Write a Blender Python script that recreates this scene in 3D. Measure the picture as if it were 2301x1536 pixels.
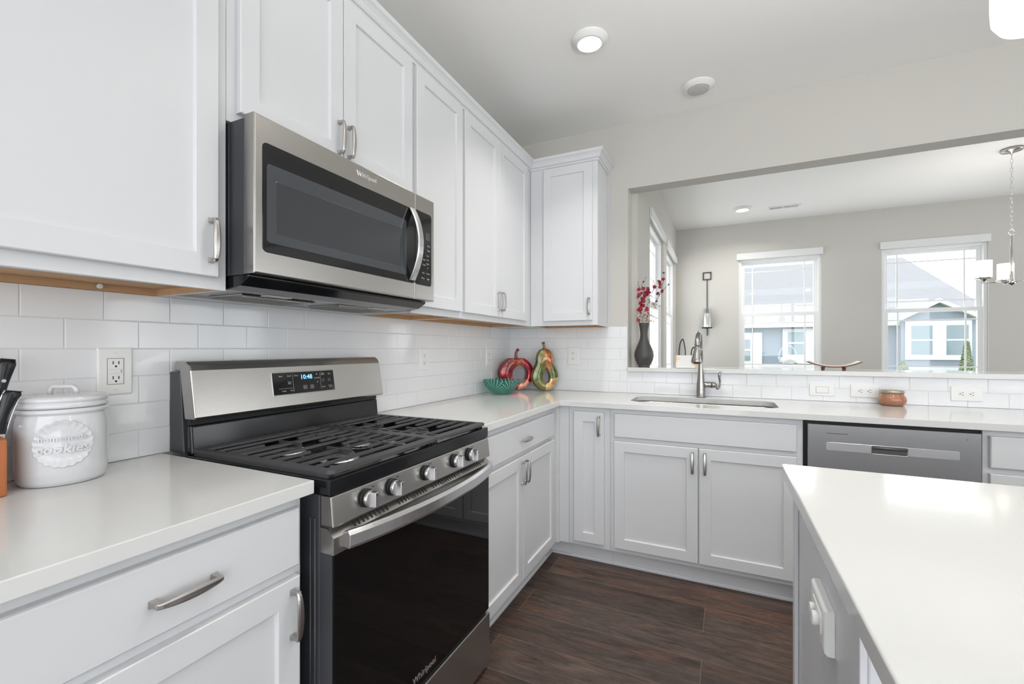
import bpy, bmesh, math, random
from mathutils import Vector, Matrix
random.seed(7)
PI = math.pi
for o in list(bpy.data.objects):
    bpy.data.objects.remove(o, do_unlink=True)
scene = bpy.context.scene
COL = scene.collection

# ------------------------------------------------------------------ camera
cd = bpy.data.cameras.new('camera')
cam = bpy.data.objects.new('camera', cd)
COL.objects.link(cam)
cam.location = (1.4506, 0.0, 1.2121)
cam.rotation_euler = (PI/2, 0, math.radians(25.272))
cd.sensor_width = 36.0
cd.lens = 995.94/2301*36.0
cd.shift_y = 14.7/2301
cd.clip_start = 0.02
cd.clip_end = 300
scene.camera = cam

# ------------------------------------------------------------------ world, lights, exposure
w = bpy.data.worlds.new('world')
scene.world = w
w.use_nodes = True
wn = w.node_tree.nodes
bg = wn['Background']
bg.inputs['Color'].default_value = (0.93, 0.965, 1.0, 1)
bg.inputs['Strength'].default_value = 3.7

scene.view_settings.view_transform = 'Standard'
scene.view_settings.look = 'None'
scene.view_settings.gamma = 1.0
scene.view_settings.use_curve_mapping = False
scene.view_settings.exposure = 0.13
scene.cycles.use_denoising = True
scene.cycles.max_bounces = 10
scene.cycles.diffuse_bounces = 6
scene.cycles.glossy_bounces = 5
scene.cycles.transmission_bounces = 8
scene.cycles.sample_clamp_indirect = 6
scene.cycles.caustics_reflective = False
scene.cycles.caustics_refractive = False

def area(name, loc, target, sx, sy, power, color=(1, 1, 1), spread=PI):
    l = bpy.data.lights.new(name, 'AREA')
    l.shape = 'RECTANGLE'
    l.size, l.size_y = sx, sy
    l.energy = power
    l.color = color
    l.spread = spread
    o = bpy.data.objects.new(name, l)
    COL.objects.link(o)
    o.location = loc
    d = Vector(target)-Vector(loc)
    o.rotation_euler = d.to_track_quat('-Z', 'Y').to_euler()
    return o
DAY = (0.93, 0.965, 1.0)
# the sky lights the room through its windows; portals only guide the sampling of that sky
def portal(name, loc, target, sx, sy):
    o = area(name, loc, target, sx, sy, 1)
    o.data.cycles.is_portal = True
portal('sky_portal_rear', (3.25, -2.25, 1.28), (3.25, 0, 1.28), 5.9, 2.44)
portal('sky_portal_right', (6.55, -0.5, 1.35), (0, -0.5, 1.35), 1.6, 1.5)
portal('sky_portal_dining', (6.55, 4.5, 1.25), (0, 4.5, 1.25), 2.5, 2.4)
portal('sky_portal_far_a', (2.06, 5.99, 1.57), (2.06, 0, 1.57), 0.84, 1.42)
portal('sky_portal_far_b', (3.442, 5.99, 1.57), (3.442, 0, 1.57), 0.85, 1.42)
portal('sky_portal_side_a', (0.97, 4.2175, 1.57), (5, 4.2175, 1.57), 0.97, 1.42)
portal('sky_portal_side_b', (0.97, 5.425, 1.57), (5, 5.425, 1.57), 0.95, 1.42)

# ------------------------------------------------------------------ materials
def newmat(name):
    m = bpy.data.materials.new(name)
    m.use_nodes = True
    return m, m.node_tree.nodes, m.node_tree.links, m.node_tree.nodes['Principled BSDF']

def mat(name, col, rough=0.5, metal=0.0, spec=0.5, bump=0, bscale=200, bstretch=(1, 1, 1), coat=0, emis=None, estr=0, var=0.0, vscale=3, trans=0, ior=1.45, alpha=1):
    m, n, l, b = newmat(name)
    b.inputs['Base Color'].default_value = (*col, 1)
    b.inputs['Roughness'].default_value = rough
    b.inputs['Metallic'].default_value = metal
    b.inputs['Specular IOR Level'].default_value = spec
    b.inputs['Coat Weight'].default_value = coat
    b.inputs['Coat Roughness'].default_value = 0.05
    b.inputs['Transmission Weight'].default_value = trans
    b.inputs['IOR'].default_value = ior
    b.inputs['Alpha'].default_value = alpha
    if emis:
        b.inputs['Emission Color'].default_value = (*emis, 1)
        b.inputs['Emission Strength'].default_value = estr
    tc = n.new('ShaderNodeTexCoord')
    mp = n.new('ShaderNodeMapping')
    mp.inputs['Scale'].default_value = bstretch
    l.new(tc.outputs['Object'], mp.inputs['Vector'])
    if bump:
        t = n.new('ShaderNodeTexNoise')
        t.inputs['Scale'].default_value = bscale
        t.inputs['Detail'].default_value = 3
        l.new(mp.outputs['Vector'], t.inputs['Vector'])
        bp = n.new('ShaderNodeBump')
        bp.inputs['Strength'].default_value = bump
        bp.inputs['Distance'].default_value = 0.002
        l.new(t.outputs['Fac'], bp.inputs['Height'])
        l.new(bp.outputs['Normal'], b.inputs['Normal'])
    if var:
        t2 = n.new('ShaderNodeTexNoise')
        t2.inputs['Scale'].default_value = vscale
        l.new(mp.outputs['Vector'], t2.inputs['Vector'])
        mx = n.new('ShaderNodeMix')
        mx.data_type = 'RGBA'
        mx.inputs[6].default_value = (*[c*(1-var) for c in col], 1)
        mx.inputs[7].default_value = (*[min(1, c*(1+var)) for c in col], 1)
        l.new(t2.outputs['Fac'], mx.inputs[0])
        l.new(mx.outputs[2], b.inputs['Base Color'])
    return m

M = {}
M['cab'] = mat('white_cabinet_paint', (0.642, 0.650, 0.667), 0.36, bump=0.02, bscale=400)
M['tan'] = mat('raw_birch_plywood', (0.50, 0.31, 0.17), 0.55, var=0.15, vscale=6, bstretch=(8, 1, 8), bump=0.03)
M['quartz'] = mat('white_quartz', (0.655, 0.66, 0.65), 0.10, var=0.012, vscale=60)
M['ceil'] = mat('ceiling_paint', (0.875, 0.875, 0.86), 0.9, bump=0.35, bscale=38)
M['wall'] = mat('greige_wall_paint', (0.555, 0.54, 0.505), 0.85, bump=0.05, bscale=150)
M['trim'] = mat('white_trim_paint', (0.72, 0.73, 0.73), 0.4)
M['vinyl'] = mat('white_vinyl', (0.82, 0.83, 0.83), 0.4)
M['tile'] = mat('white_glazed_tile', (0.77, 0.78, 0.80), 0.09, bump=0.06, bscale=25, spec=0.55)
M['grout'] = mat('pale_grey_grout', (0.66, 0.665, 0.67), 0.85)
M['steel'] = mat('brushed_stainless', (0.42, 0.405, 0.385), 0.25, 0.95, bump=0.05, bscale=60, bstretch=(1, 0.4, 30))
M['steelh'] = mat('satin_handle_steel', (0.62, 0.62, 0.63), 0.24, 0.95)
M['nickel'] = mat('brushed_nickel', (0.46, 0.44, 0.42), 0.3, 1.0)
M['chrome'] = mat('polished_nickel', (0.72, 0.71, 0.69), 0.18, 1.0)
M['faucet'] = mat('stainless_faucet', (0.36, 0.35, 0.335), 0.24, 1.0)
M['dwsteel'] = mat('dark_stainless', (0.42, 0.42, 0.43), 0.3, 0.9, bump=0.05, bscale=60, bstretch=(0.4, 1, 30))
M['inlay'] = mat('pale_brushed_strip', (0.60, 0.60, 0.61), 0.35, 0.9)
M['dwpocket'] = mat('pocket_grey', (0.10, 0.105, 0.11), 0.35, 0.3)
M['black'] = mat('black_enamel', (0.008, 0.0085, 0.010), 0.12)
M['blackm'] = mat('black_matte', (0.012, 0.012, 0.013), 0.5)
M['side'] = mat('charcoal_side_panel', (0.045, 0.046, 0.052), 0.38)
M['iron'] = mat('cast_iron', (0.055, 0.055, 0.059), 0.45, bump=0.15, bscale=500)
M['glassblk'] = mat('black_oven_glass', (0.004, 0.0038, 0.004), 0.03, spec=0.42)
M['mwglass'] = mat('black_microwave_glass', (0.010, 0.010, 0.011), 0.05)
M['mwscreen'] = mat('microwave_screen', (0.055, 0.06, 0.068), 0.12)
M['mwscreen2'] = mat('microwave_screen_mesh', (0.04, 0.043, 0.047), 0.16)
M['white'] = mat('white_plastic', (0.80, 0.80, 0.79), 0.35)
M['slot'] = mat('outlet_slot', (0.02, 0.02, 0.02), 0.6)
M['ceramic'] = mat('white_ceramic', (0.60, 0.61, 0.63), 0.12, coat=0.3)
M['lamp'] = mat('lit_lens', (1, 1, 1), 0.4, emis=(1.0, 0.95, 0.88), estr=5)
M['lampoff'] = mat('unlit_lens', (0.55, 0.54, 0.53), 0.5)
M['shade'] = mat('opal_glass_lit', (0.9, 0.9, 0.88), 0.3, emis=(1.0, 0.93, 0.84), estr=1.15)
M['vase'] = mat('charcoal_ceramic', (0.06, 0.058, 0.056), 0.38)
M['twig'] = mat('dark_twig', (0.09, 0.07, 0.055), 0.7)
M['red'] = mat('crimson_petal', (0.30, 0.012, 0.035), 0.55)
M['cream'] = mat('dried_cream_blossom', (0.52, 0.46, 0.39), 0.7)
M['sage'] = mat('sage_bud', (0.40, 0.39, 0.33), 0.7)
M['wax'] = mat('ivory_candle', (0.78, 0.77, 0.68), 0.5)
M['ironblack'] = mat('black_iron', (0.02, 0.022, 0.022), 0.5)
M['wood'] = mat('orange_brown_wood', (0.40, 0.13, 0.045), 0.4, var=0.25, vscale=10, bstretch=(6, 6, 1))
M['knife'] = mat('black_knife_handle', (0.012, 0.013, 0.016), 0.25)
M['rivet'] = mat('rivet_steel', (0.8, 0.8, 0.8), 0.25, 0.9)
M['copperwood'] = mat('dark_tray_wood', (0.14, 0.05, 0.02), 0.3)
M['traytop'] = mat('silver_tray_top', (0.75, 0.62, 0.55), 0.25, 0.7)
M['spice'] = mat('copper_brown_wax', (0.36, 0.155, 0.085), 0.12, var=0.2, vscale=30, coat=0.6)
M['lid'] = mat('pewter_lid', (0.46, 0.43, 0.35), 0.28, 0.7)
M['text'] = mat('white_print', (0.55, 0.55, 0.55), 0.5)
M['logo'] = mat('logo_chrome', (0.8, 0.8, 0.8), 0.2, 0.9)
M['clock'] = mat('blue_clock_digits', (0.1, 0.3, 0.9), 0.5, emis=(0.16, 0.45, 1.0), estr=2.2)
M['roofing'] = mat('grey_shingles', (0.215, 0.218, 0.226), 0.9, var=0.1, vscale=3, bstretch=(1, 1, 6))
M['siding'] = mat('blue_siding', (0.195, 0.225, 0.275), 0.8)
M['housew'] = mat('white_house_trim', (0.52, 0.53, 0.55), 0.7)
M['housewin'] = mat('house_window_glass', (0.16, 0.21, 0.24), 0.15)
M['bounce_slab'] = mat('pale_bounce_concrete', (0.70, 0.69, 0.66), 0.9, var=0.06, vscale=4)  # kept pale so the added slab throws daylight up indoors
M['lawn'] = mat('lawn', (0.14, 0.19, 0.08), 0.95, var=0.3, vscale=2)
M['leaf'] = mat('shrub_leaf', (0.15, 0.20, 0.10), 0.8, var=0.3, vscale=5)
M['linen'] = mat('white_linen', (0.7, 0.68, 0.67), 0.9)
M['wire'] = mat('pale_wire', (0.5, 0.52, 0.52), 0.4, 0.5)

def glass_mat(name, col, rough, mixf):
    m = bpy.data.materials.new(name)
    m.use_nodes = True
    n, l = m.node_tree.nodes, m.node_tree.links
    n.clear()
    out = n.new('ShaderNodeOutputMaterial')
    t = n.new('ShaderNodeBsdfTransparent')
    t.inputs['Color'].default_value = (*col, 1)
    g = n.new('ShaderNodeBsdfGlossy')
    g.inputs['Roughness'].default_value = rough
    g.inputs['Color'].default_value = (0.9, 0.95, 1, 1)
    mx = n.new('ShaderNodeMixShader')
    mx.inputs[0].default_value = mixf
    l.new(t.outputs[0], mx.inputs[1])
    l.new(g.outputs[0], mx.inputs[2])
    l.new(mx.outputs[0], out.inputs['Surface'])
    return m
M['pane'] = glass_mat('window_pane_glass', (0.985, 0.99, 0.99), 0.02, 0.04)
M['hurricane'] = glass_mat('clear_candle_glass', (0.985, 0.99, 0.99), 0.03, 0.16)

def teal_mat():
    m, n, l, b = newmat('teal_cut_glass')
    b.inputs['Roughness'].default_value = 0.08
    b.inputs['Transmission Weight'].default_value = 0.85
    b.inputs['IOR'].default_value = 1.45
    tc = n.new('ShaderNodeTexCoord')
    sep = n.new('ShaderNodeSeparateXYZ')
    l.new(tc.outputs['Object'], sep.inputs[0])
    at = n.new('ShaderNodeMath'); at.operation = 'ARCTAN2'
    l.new(sep.outputs['Y'], at.inputs[0]); l.new(sep.outputs['X'], at.inputs[1])
    # fans: five around the bowl, rays from the foot of each fan
    k = n.new('ShaderNodeMath'); k.operation = 'MULTIPLY'; k.inputs[1].default_value = 6/(2*PI)
    l.new(at.outputs[0], k.inputs[0])
    fr = n.new('ShaderNodeMath'); fr.operation = 'FRACT'
    l.new(k.outputs[0], fr.inputs[0])
    ce = n.new('ShaderNodeMath'); ce.operation = 'SUBTRACT'; ce.inputs[1].default_value = 0.5
    l.new(fr.outputs[0], ce.inputs[0])
    sx = n.new('ShaderNodeMath'); sx.operation = 'MULTIPLY'; sx.inputs[1].default_value = 0.11
    l.new(ce.outputs[0], sx.inputs[0])
    zz = n.new('ShaderNodeMath'); zz.operation = 'SUBTRACT'; zz.inputs[1].default_value = 0.018
    l.new(sep.outputs['Z'], zz.inputs[0])
    a2 = n.new('ShaderNodeMath'); a2.operation = 'ARCTAN2'
    l.new(zz.outputs[0], a2.inputs[0]); l.new(sx.outputs[0], a2.inputs[1])
    mu = n.new('ShaderNodeMath'); mu.operation = 'MULTIPLY'; mu.inputs[1].default_value = 22
    l.new(a2.outputs[0], mu.inputs[0])
    si = n.new('ShaderNodeMath'); si.operation = 'SINE'
    l.new(mu.outputs[0], si.inputs[0])
    cr = n.new('ShaderNodeValToRGB')
    cr.color_ramp.elements[0].position = 0.45
    cr.color_ramp.elements[0].color = (0.62, 0.92, 0.86, 1)
    cr.color_ramp.elements[1].position = 0.9
    cr.color_ramp.elements[1].color = (0.96, 1.0, 0.99, 1)
    l.new(si.outputs[0], cr.inputs[0])
    b.inputs['Transmission Weight'].default_value = 0.0
    c2 = n.new('ShaderNodeValToRGB'); c2.color_ramp.elements[0].position = 0.5; c2.color_ramp.elements[0].color = (0.04, 0.24, 0.20, 1)
    c2.color_ramp.elements[1].position = 0.95; c2.color_ramp.elements[1].color = (0.62, 0.82, 0.78, 1)
    l.new(si.outputs[0], c2.inputs[0]); l.new(c2.outputs[0], b.inputs['Base Color'])
    tr = n.new('ShaderNodeBsdfTransparent'); l.new(cr.outputs[0], tr.inputs['Color'])
    ms = n.new('ShaderNodeMixShader'); ms.inputs[0].default_value = 0.34
    l.new(tr.outputs[0], ms.inputs[1]); l.new(b.outputs[0], ms.inputs[2])
    l.new(ms.outputs[0], n['Material Output'].inputs['Surface'])
    bp = n.new('ShaderNodeBump'); bp.inputs['Strength'].default_value = 0.7; bp.inputs['Distance'].default_value = 0.004
    l.new(si.outputs[0], bp.inputs['Height']); l.new(bp.outputs[0], b.inputs['Normal'])
    return m
M['teal'] = teal_mat()

def foil(name, col, metal=0.35):
    """glossy foil leaf with fine mottling"""
    m, n, l, b = newmat(name)
    b.inputs['Roughness'].default_value = 0.2
    b.inputs['Metallic'].default_value = metal
    b.inputs['Coat Weight'].default_value = 0.7
    tc = n.new('ShaderNodeTexCoord')
    n2 = n.new('ShaderNodeTexNoise'); n2.inputs['Scale'].default_value = 22; n2.inputs['Detail'].default_value = 7; n2.inputs['Distortion'].default_value = 1.0
    l.new(tc.outputs['Object'], n2.inputs['Vector'])
    cr = n.new('ShaderNodeValToRGB')
    cr.color_ramp.elements[0].position = 0.32; cr.color_ramp.elements[0].color = (*[c*0.45 for c in col], 1)
    cr.color_ramp.elements[1].position = 0.66; cr.color_ramp.elements[1].color = (*[min(1, c*1.25) for c in col], 1)
    l.new(n2.outputs['Fac'], cr.inputs[0]); l.new(cr.outputs[0], b.inputs['Base Color'])
    return m
M['f_crimson'] = foil('crimson_foil', (0.42, 0.008, 0.025)); M['f_dark'] = foil('dark_red_foil', (0.20, 0.010, 0.010)); M['f_rust'] = foil('rust_foil', (0.42, 0.075, 0.02))
M['f_peach'] = foil('peach_foil', (0.75, 0.30, 0.20)); M['f_green'] = foil('olive_foil', (0.12, 0.16, 0.045)); M['f_moss'] = foil('moss_foil', (0.22, 0.20, 0.05))
M['f_copper'] = foil('copper_foil', (0.50, 0.20, 0.07)); M['f_gold'] = foil('gold_foil', (0.72, 0.47, 0.20))
M['redstem'] = mat('red_lacquer', (0.22, 0.008, 0.018), 0.2, coat=0.6)
M['goldstem'] = mat('bronze_lacquer', (0.20, 0.10, 0.03), 0.25, 0.4, coat=0.5)

def foil_caddy():
    m, n, l, b = newmat('orange_floral_ceramic')
    b.inputs['Roughness'].default_value = 0.25
    tc = n.new('ShaderNodeTexCoord')
    ns = n.new('ShaderNodeTexNoise'); ns.inputs['Scale'].default_value = 28; ns.inputs['Detail'].default_value = 4; ns.inputs['Distortion'].default_value = 1.5
    l.new(tc.outputs['Object'], ns.inputs['Vector'])
    sep = n.new('ShaderNodeSeparateXYZ'); l.new(tc.outputs['Object'], sep.inputs[0])
    ab = n.new('ShaderNodeMath'); ab.operation = 'ABSOLUTE'; l.new(sep.outputs['X'], ab.inputs[0])
    sc = n.new('ShaderNodeMath'); sc.operation = 'MULTIPLY'; sc.inputs[1].default_value = 8.0; l.new(ab.outputs[0], sc.inputs[0])
    ad = n.new('ShaderNodeMath'); ad.operation = 'ADD'; l.new(ns.outputs['Fac'], ad.inputs[0]); l.new(sc.outputs[0], ad.inputs[1])
    cr = n.new('ShaderNodeValToRGB')
    e = cr.color_ramp.elements
    e[0].position = 0.86; e[0].color = (0.86, 0.86, 0.83, 1)
    e[1].position = 0.98; e[1].color = (0.85, 0.50, 0.12, 1)
    l.new(ad.outputs[0], cr.inputs[0]); l.new(cr.outputs[0], b.inputs['Base Color'])
    return m
M['caddy'] = foil_caddy()

def floor_mat():
    m, n, l, b = newmat('dark_walnut_planks')
    tc = n.new('ShaderNodeTexCoord')
    mp = n.new('ShaderNodeMapping'); mp.inputs['Location'].default_value = (0.62, -0.119, 0)
    l.new(tc.outputs['Object'], mp.inputs[0])
    br = n.new('ShaderNodeTexBrick')
    br.offset = 0.36; br.offset_frequency = 2; br.squash = 1
    br.inputs['Color1'].default_value = (0, 0, 0, 1); br.inputs['Color2'].default_value = (1, 1, 1, 1)
    br.inputs['Mortar'].default_value = (0.5, 0.5, 0.5, 1)
    br.inputs['Scale'].default_value = 1; br.inputs['Mortar Size'].default_value = 0.0011
    br.inputs['Mortar Smooth'].default_value = 0.1
    br.inputs['Brick Width'].default_value = 1.22; br.inputs['Row Height'].default_value = 0.195
    l.new(mp.outputs[0], br.inputs['Vector'])
    sv = n.new('ShaderNodeSeparateColor'); l.new(br.outputs['Color'], sv.inputs[0])
    cb = n.new('ShaderNodeCombineXYZ')
    k = n.new('ShaderNodeMath'); k.operation = 'MULTIPLY'; k.inputs[1].default_value = 37.0; l.new(sv.outputs[0], k.inputs[0])
    l.new(k.outputs[0], cb.inputs[2])
    va = n.new('ShaderNodeVectorMath'); va.operation = 'ADD'; l.new(mp.outputs[0], va.inputs[0]); l.new(cb.outputs[0], va.inputs[1])
    def noise(sc, scale, det, dist, rough=0.55):
        mm = n.new('ShaderNodeMapping'); mm.inputs['Scale'].default_value = sc
        l.new(va.outputs[0], mm.inputs[0])
        t = n.new('ShaderNodeTexNoise'); t.inputs['Scale'].default_value = scale; t.inputs['Detail'].default_value = det
        t.inputs['Distortion'].default_value = dist; t.inputs['Roughness'].default_value = rough
        l.new(mm.outputs[0], t.inputs['Vector']); return t
    big = noise((1, 5.5, 1), 2.6, 6, 2.2, 0.62)
    fine = noise((1, 13, 1), 9, 9, 1.6, 0.72)
    red = noise((1, 7, 1), 1.6, 5, 1.6)
    cr = n.new('ShaderNodeValToRGB')
    e = cr.color_ramp.elements
    e[0].position = 0.30; e[0].color = (0.048, 0.032, 0.026, 1)
    e[1].position = 0.75; e[1].color = (0.135, 0.098, 0.080, 1)
    e.new(0.5).color = (0.088, 0.062, 0.051, 1)
    l.new(big.outputs['Fac'], cr.inputs[0])
    cr2 = n.new('ShaderNodeValToRGB')
    cr2.color_ramp.elements[0].position = 0.50; cr2.color_ramp.elements[0].color = (0, 0, 0, 1)
    cr2.color_ramp.elements[1].position = 0.78; cr2.color_ramp.elements[1].color = (1, 1, 1, 1)
    l.new(red.outputs['Fac'], cr2.inputs[0])
    mx = n.new('ShaderNodeMix'); mx.data_type = 'RGBA'; mx.inputs[7].default_value = (0.185, 0.095, 0.066, 1)
    l.new(cr2.outputs[0], mx.inputs[0]); l.new(cr.outputs[0], mx.inputs[6])
    cf = n.new('ShaderNodeValToRGB')
    cf.color_ramp.elements[0].position = 0.34; cf.color_ramp.elements[0].color = (0.38, 0.37, 0.36, 1)
    cf.color_ramp.elements[1].position = 0.62; cf.color_ramp.elements[1].color = (1.08, 1.08, 1.08, 1)
    l.new(fine.outputs['Fac'], cf.inputs[0])
    mu = n.new('ShaderNodeMix'); mu.data_type = 'RGBA'; mu.blend_type = 'MULTIPLY'; mu.inputs[0].default_value = 1
    l.new(mx.outputs[2], mu.inputs[6]); l.new(cf.outputs[0], mu.inputs[7])
    tint = n.new('ShaderNodeMapRange'); tint.inputs[3].default_value = 0.72; tint.inputs[4].default_value = 1.2
    l.new(sv.outputs[0], tint.inputs[0])
    mt = n.new('ShaderNodeMix'); mt.data_type = 'RGBA'; mt.blend_type = 'MULTIPLY'; mt.inputs[0].default_value = 1
    l.new(mu.outputs[2], mt.inputs[6]); l.new(tint.outputs[0], mt.inputs[7])
    ms = n.new('ShaderNodeMix'); ms.data_type = 'RGBA'; ms.inputs[7].default_value = (0.17, 0.12, 0.095, 1)
    l.new(br.outputs['Fac'], ms.inputs[0]); l.new(mt.outputs[2], ms.inputs[6])
    l.new(ms.outputs[2], b.inputs['Base Color'])
    b.inputs['Roughness'].default_value = 0.38
    b.inputs['Specular IOR Level'].default_value = 0.35
    bp = n.new('ShaderNodeBump'); bp.inputs['Strength'].default_value = 0.25; bp.inputs['Distance'].default_value = 0.002
    sb = n.new('ShaderNodeMath'); sb.operation = 'SUBTRACT'; l.new(fine.outputs['Fac'], sb.inputs[0]); l.new(br.outputs['Fac'], sb.inputs[1])
    l.new(sb.outputs[0], bp.inputs['Height']); l.new(bp.outputs[0], b.inputs['Normal'])
    return m
M['floor'] = floor_mat()

# ------------------------------------------------------------------ mesh builder
def smooth(pts, rad, k=5):
    """Catmull-Rom through points and radii"""
    P = [Vector(p) for p in pts]; n = len(P); op = []; orr = []
    for i in range(n-1):
        a, b, c, d = P[max(i-1, 0)], P[i], P[i+1], P[min(i+2, n-1)]
        for j in range(k):
            t = j/k
            op.append(0.5*((2*b)+(c-a)*t+(2*a-5*b+4*c-d)*t*t+(3*b-a-3*c+d)*t**3)); orr.append(rad[i]*(1-t)+rad[i+1]*t)
    op.append(P[-1]); orr.append(rad[-1])
    return op, orr

class MB:
    """collects geometry in world coordinates; frame f maps local (u,v,w) to the world"""
    def __init__(s, f=None):
        s.v = []; s.f = []; s.m = []; s.s = []; s.fr = f or (lambda a, b, c: (a, b, c)); s.mi = 0
    def add(s, vs, fs, smooth=False):
        o = len(s.v)
        s.v += [s.fr(*p) for p in vs]
        for f in fs:
            s.f.append([i+o for i in f]); s.m.append(s.mi); s.s.append(smooth)
    def box(s, a0, a1, b0, b1, c0, c1):
        vs = [(x, y, z) for z in (c0, c1) for y in (b0, b1) for x in (a0, a1)]
        s.add(vs, [(0, 2, 3, 1), (4, 5, 7, 6), (0, 1, 5, 4), (2, 6, 7, 3), (0, 4, 6, 2), (1, 3, 7, 5)])
        return s
    def loops(s, ls, cap0=True, cap1=True, smooth=False):
        k = len(ls[0]); vs = [p for L in ls for p in L]; fs = []
        for i in range(len(ls)-1):
            for j in range(k):
                a, b = i*k+j, i*k+(j+1) % k
                fs.append((a, b, b+k, a+k))
        o = len(s.v)
        s.add(vs, fs, smooth)
        caps = []
        if cap0: caps.append(tuple(reversed(range(k))))
        if cap1: caps.append(tuple(range((len(ls)-1)*k, len(ls)*k)))
        for c in caps:
            s.f.append([i+o for i in c]); s.m.append(s.mi); s.s.append(False)
        return s
    def rectloops(s, u0, u1, v0, v1, prof):
        """prof = [(inset, w)...] rectangles from back to front"""
        ls = [[(u0+i, v0+i, w), (u1-i, v0+i, w), (u1-i, v1-i, w), (u0+i, v1-i, w)] for i, w in prof]
        return s.loops(ls)
    def rrect(s, u0, u1, v0, v1, r, prof, n=5):
        ls = []
        for i, w in prof:
            rr = max(r-i, 0.0006); L = []
            for cx, cy, a in ((u1-i-rr, v1-i-rr, 0), (u0+i+rr, v1-i-rr, 90), (u0+i+rr, v0+i+rr, 180), (u1-i-rr, v0+i+rr, 270)):
                for k in range(n+1):
                    t = math.radians(a+90*k/n)
                    L.append((cx+rr*math.cos(t), cy+rr*math.sin(t), w))
            ls.append(L)
        return s.loops(ls)
    def lathe(s, cx, cy, prof, n=28, smooth=True, axis='w', c=0):
        """prof = [(r, h)] around axis through (cx,cy)"""
        ls = []
        for r, h in prof:
            r = max(r, 1e-4); L = []
            for k in range(n):
                t = 2*PI*k/n
                p = (cx+r*math.cos(t), cy+r*math.sin(t), h)
                L.append(p)
            ls.append(L)
        return s.loops(ls, smooth=smooth)
    def tube(s, pts, r, n=8, closed=False, smooth=True, r2=None):
        """tube along world/local points; r may be a list; r2 = list of second radii (flattened)"""
        P = [Vector(p) for p in pts]; N = len(P)
        R = r if isinstance(r, (list, tuple)) else [r]*N
        R2 = r2 if r2 else R
        T = []
        for i in range(N):
            if closed: d = P[(i+1) % N]-P[i-1]
            else: d = P[min(i+1, N-1)]-P[max(i-1, 0)]
            T.append(d.normalized() if d.length > 1e-9 else Vector((0, 0, 1)))
        up = Vector((0, 0, 1)) if abs(T[0].z) < 0.9 else Vector((1, 0, 0))
        nrm = (up-T[0]*up.dot(T[0])).normalized()
        ls = []
        for i in range(N):
            nrm = (nrm-T[i]*nrm.dot(T[i])).normalized()
            b = T[i].cross(nrm)
            ls.append([tuple(P[i]+nrm*R[i]*math.cos(2*PI*k/n)+b*R2[i]*math.sin(2*PI*k/n)) for k in range(n)])
        if closed:
            ls.append(ls[0]); return s.loops(ls, False, False, smooth)
        return s.loops(ls, True, True, smooth)
    def cyl(s, p0, p1, r, n=16, smooth=True):
        return s.tube([p0, p1], r, n, smooth=smooth)
    def prism(s, poly, w0, w1):
        """poly in (u,v), extruded w0..w1"""
        return s.loops([[(a, b, w0) for a, b in poly], [(a, b, w1) for a, b in poly]])
    def plate(s, outer, holes, w0, w1):
        """flat plate with holes, w0 bottom, w1 top"""
        bm = bmesh.new()
        for L in [outer]+holes:
            vs = [bm.verts.new((a, b, 0)) for a, b in L]
            for i in range(len(vs)): bm.edges.new((vs[i], vs[(i+1) % len(vs)]))
        bmesh.ops.triangle_fill(bm, use_beauty=True, use_dissolve=False, edges=bm.edges[:])
        bm.verts.index_update()
        vs = [(v.co.x, v.co.y) for v in bm.verts]
        fs = []
        for f in bm.faces:
            ix = [v.index for v in f.verts]
            if f.normal.z < 0: ix.reverse()
            fs.append(ix)
        bm.free()
        s.add([(a, b, w1) for a, b in vs], fs)
        s.add([(a, b, w0) for a, b in vs], [list(reversed(f)) for f in fs])
        for L in [outer]+holes:
            k = len(L)
            s.add([(a, b, w0) for a, b in L]+[(a, b, w1) for a, b in L], [(j, (j+1) % k, (j+1) % k+k, j+k) for j in range(k)])
        return s
    def text(s, body, size, origin, U, V, ext=0.001, align='CENTER', wrap=None, bold=0.0):
        cu = bpy.data.curves.new('t', 'FONT'); cu.body = body; cu.size = size; cu.extrude = ext
        cu.align_x = align; cu.align_y = 'CENTER'; cu.resolution_u = 2; cu.offset = bold
        ob = bpy.data.objects.new('t', cu); COL.objects.link(ob)
        dg = bpy.context.evaluated_depsgraph_get(); dg.update()
        me = bpy.data.meshes.new_from_object(ob.evaluated_get(dg))
        U, V, O = Vector(U), Vector(V), Vector(origin); Wn = U.cross(V)
        vs = []
        for v in me.vertices:
            if wrap: vs.append(wrap(v.co.x, v.co.y, v.co.z))
            else:
                p = O+U*v.co.x+V*v.co.y+Wn*v.co.z
                vs.append(tuple(p))
        o = len(s.v); s.v += vs
        for p in me.polygons:
            s.f.append([i+o for i in p.vertices]); s.m.append(s.mi); s.s.append(False)
        bpy.data.objects.remove(ob); bpy.data.curves.remove(cu); bpy.data.meshes.remove(me)
        return s

ORG = {}
def root(name, loc, label, cat, group=None, kind=None):
    o = bpy.data.objects.new(name, None); COL.objects.link(o)
    o.empty_display_size = 0.05
    o.location = loc; ORG[o.name] = Vector(loc)
    o['label'] = label; o['category'] = cat
    if group: o['group'] = group
    if kind: o['kind'] = kind
    return o

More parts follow.
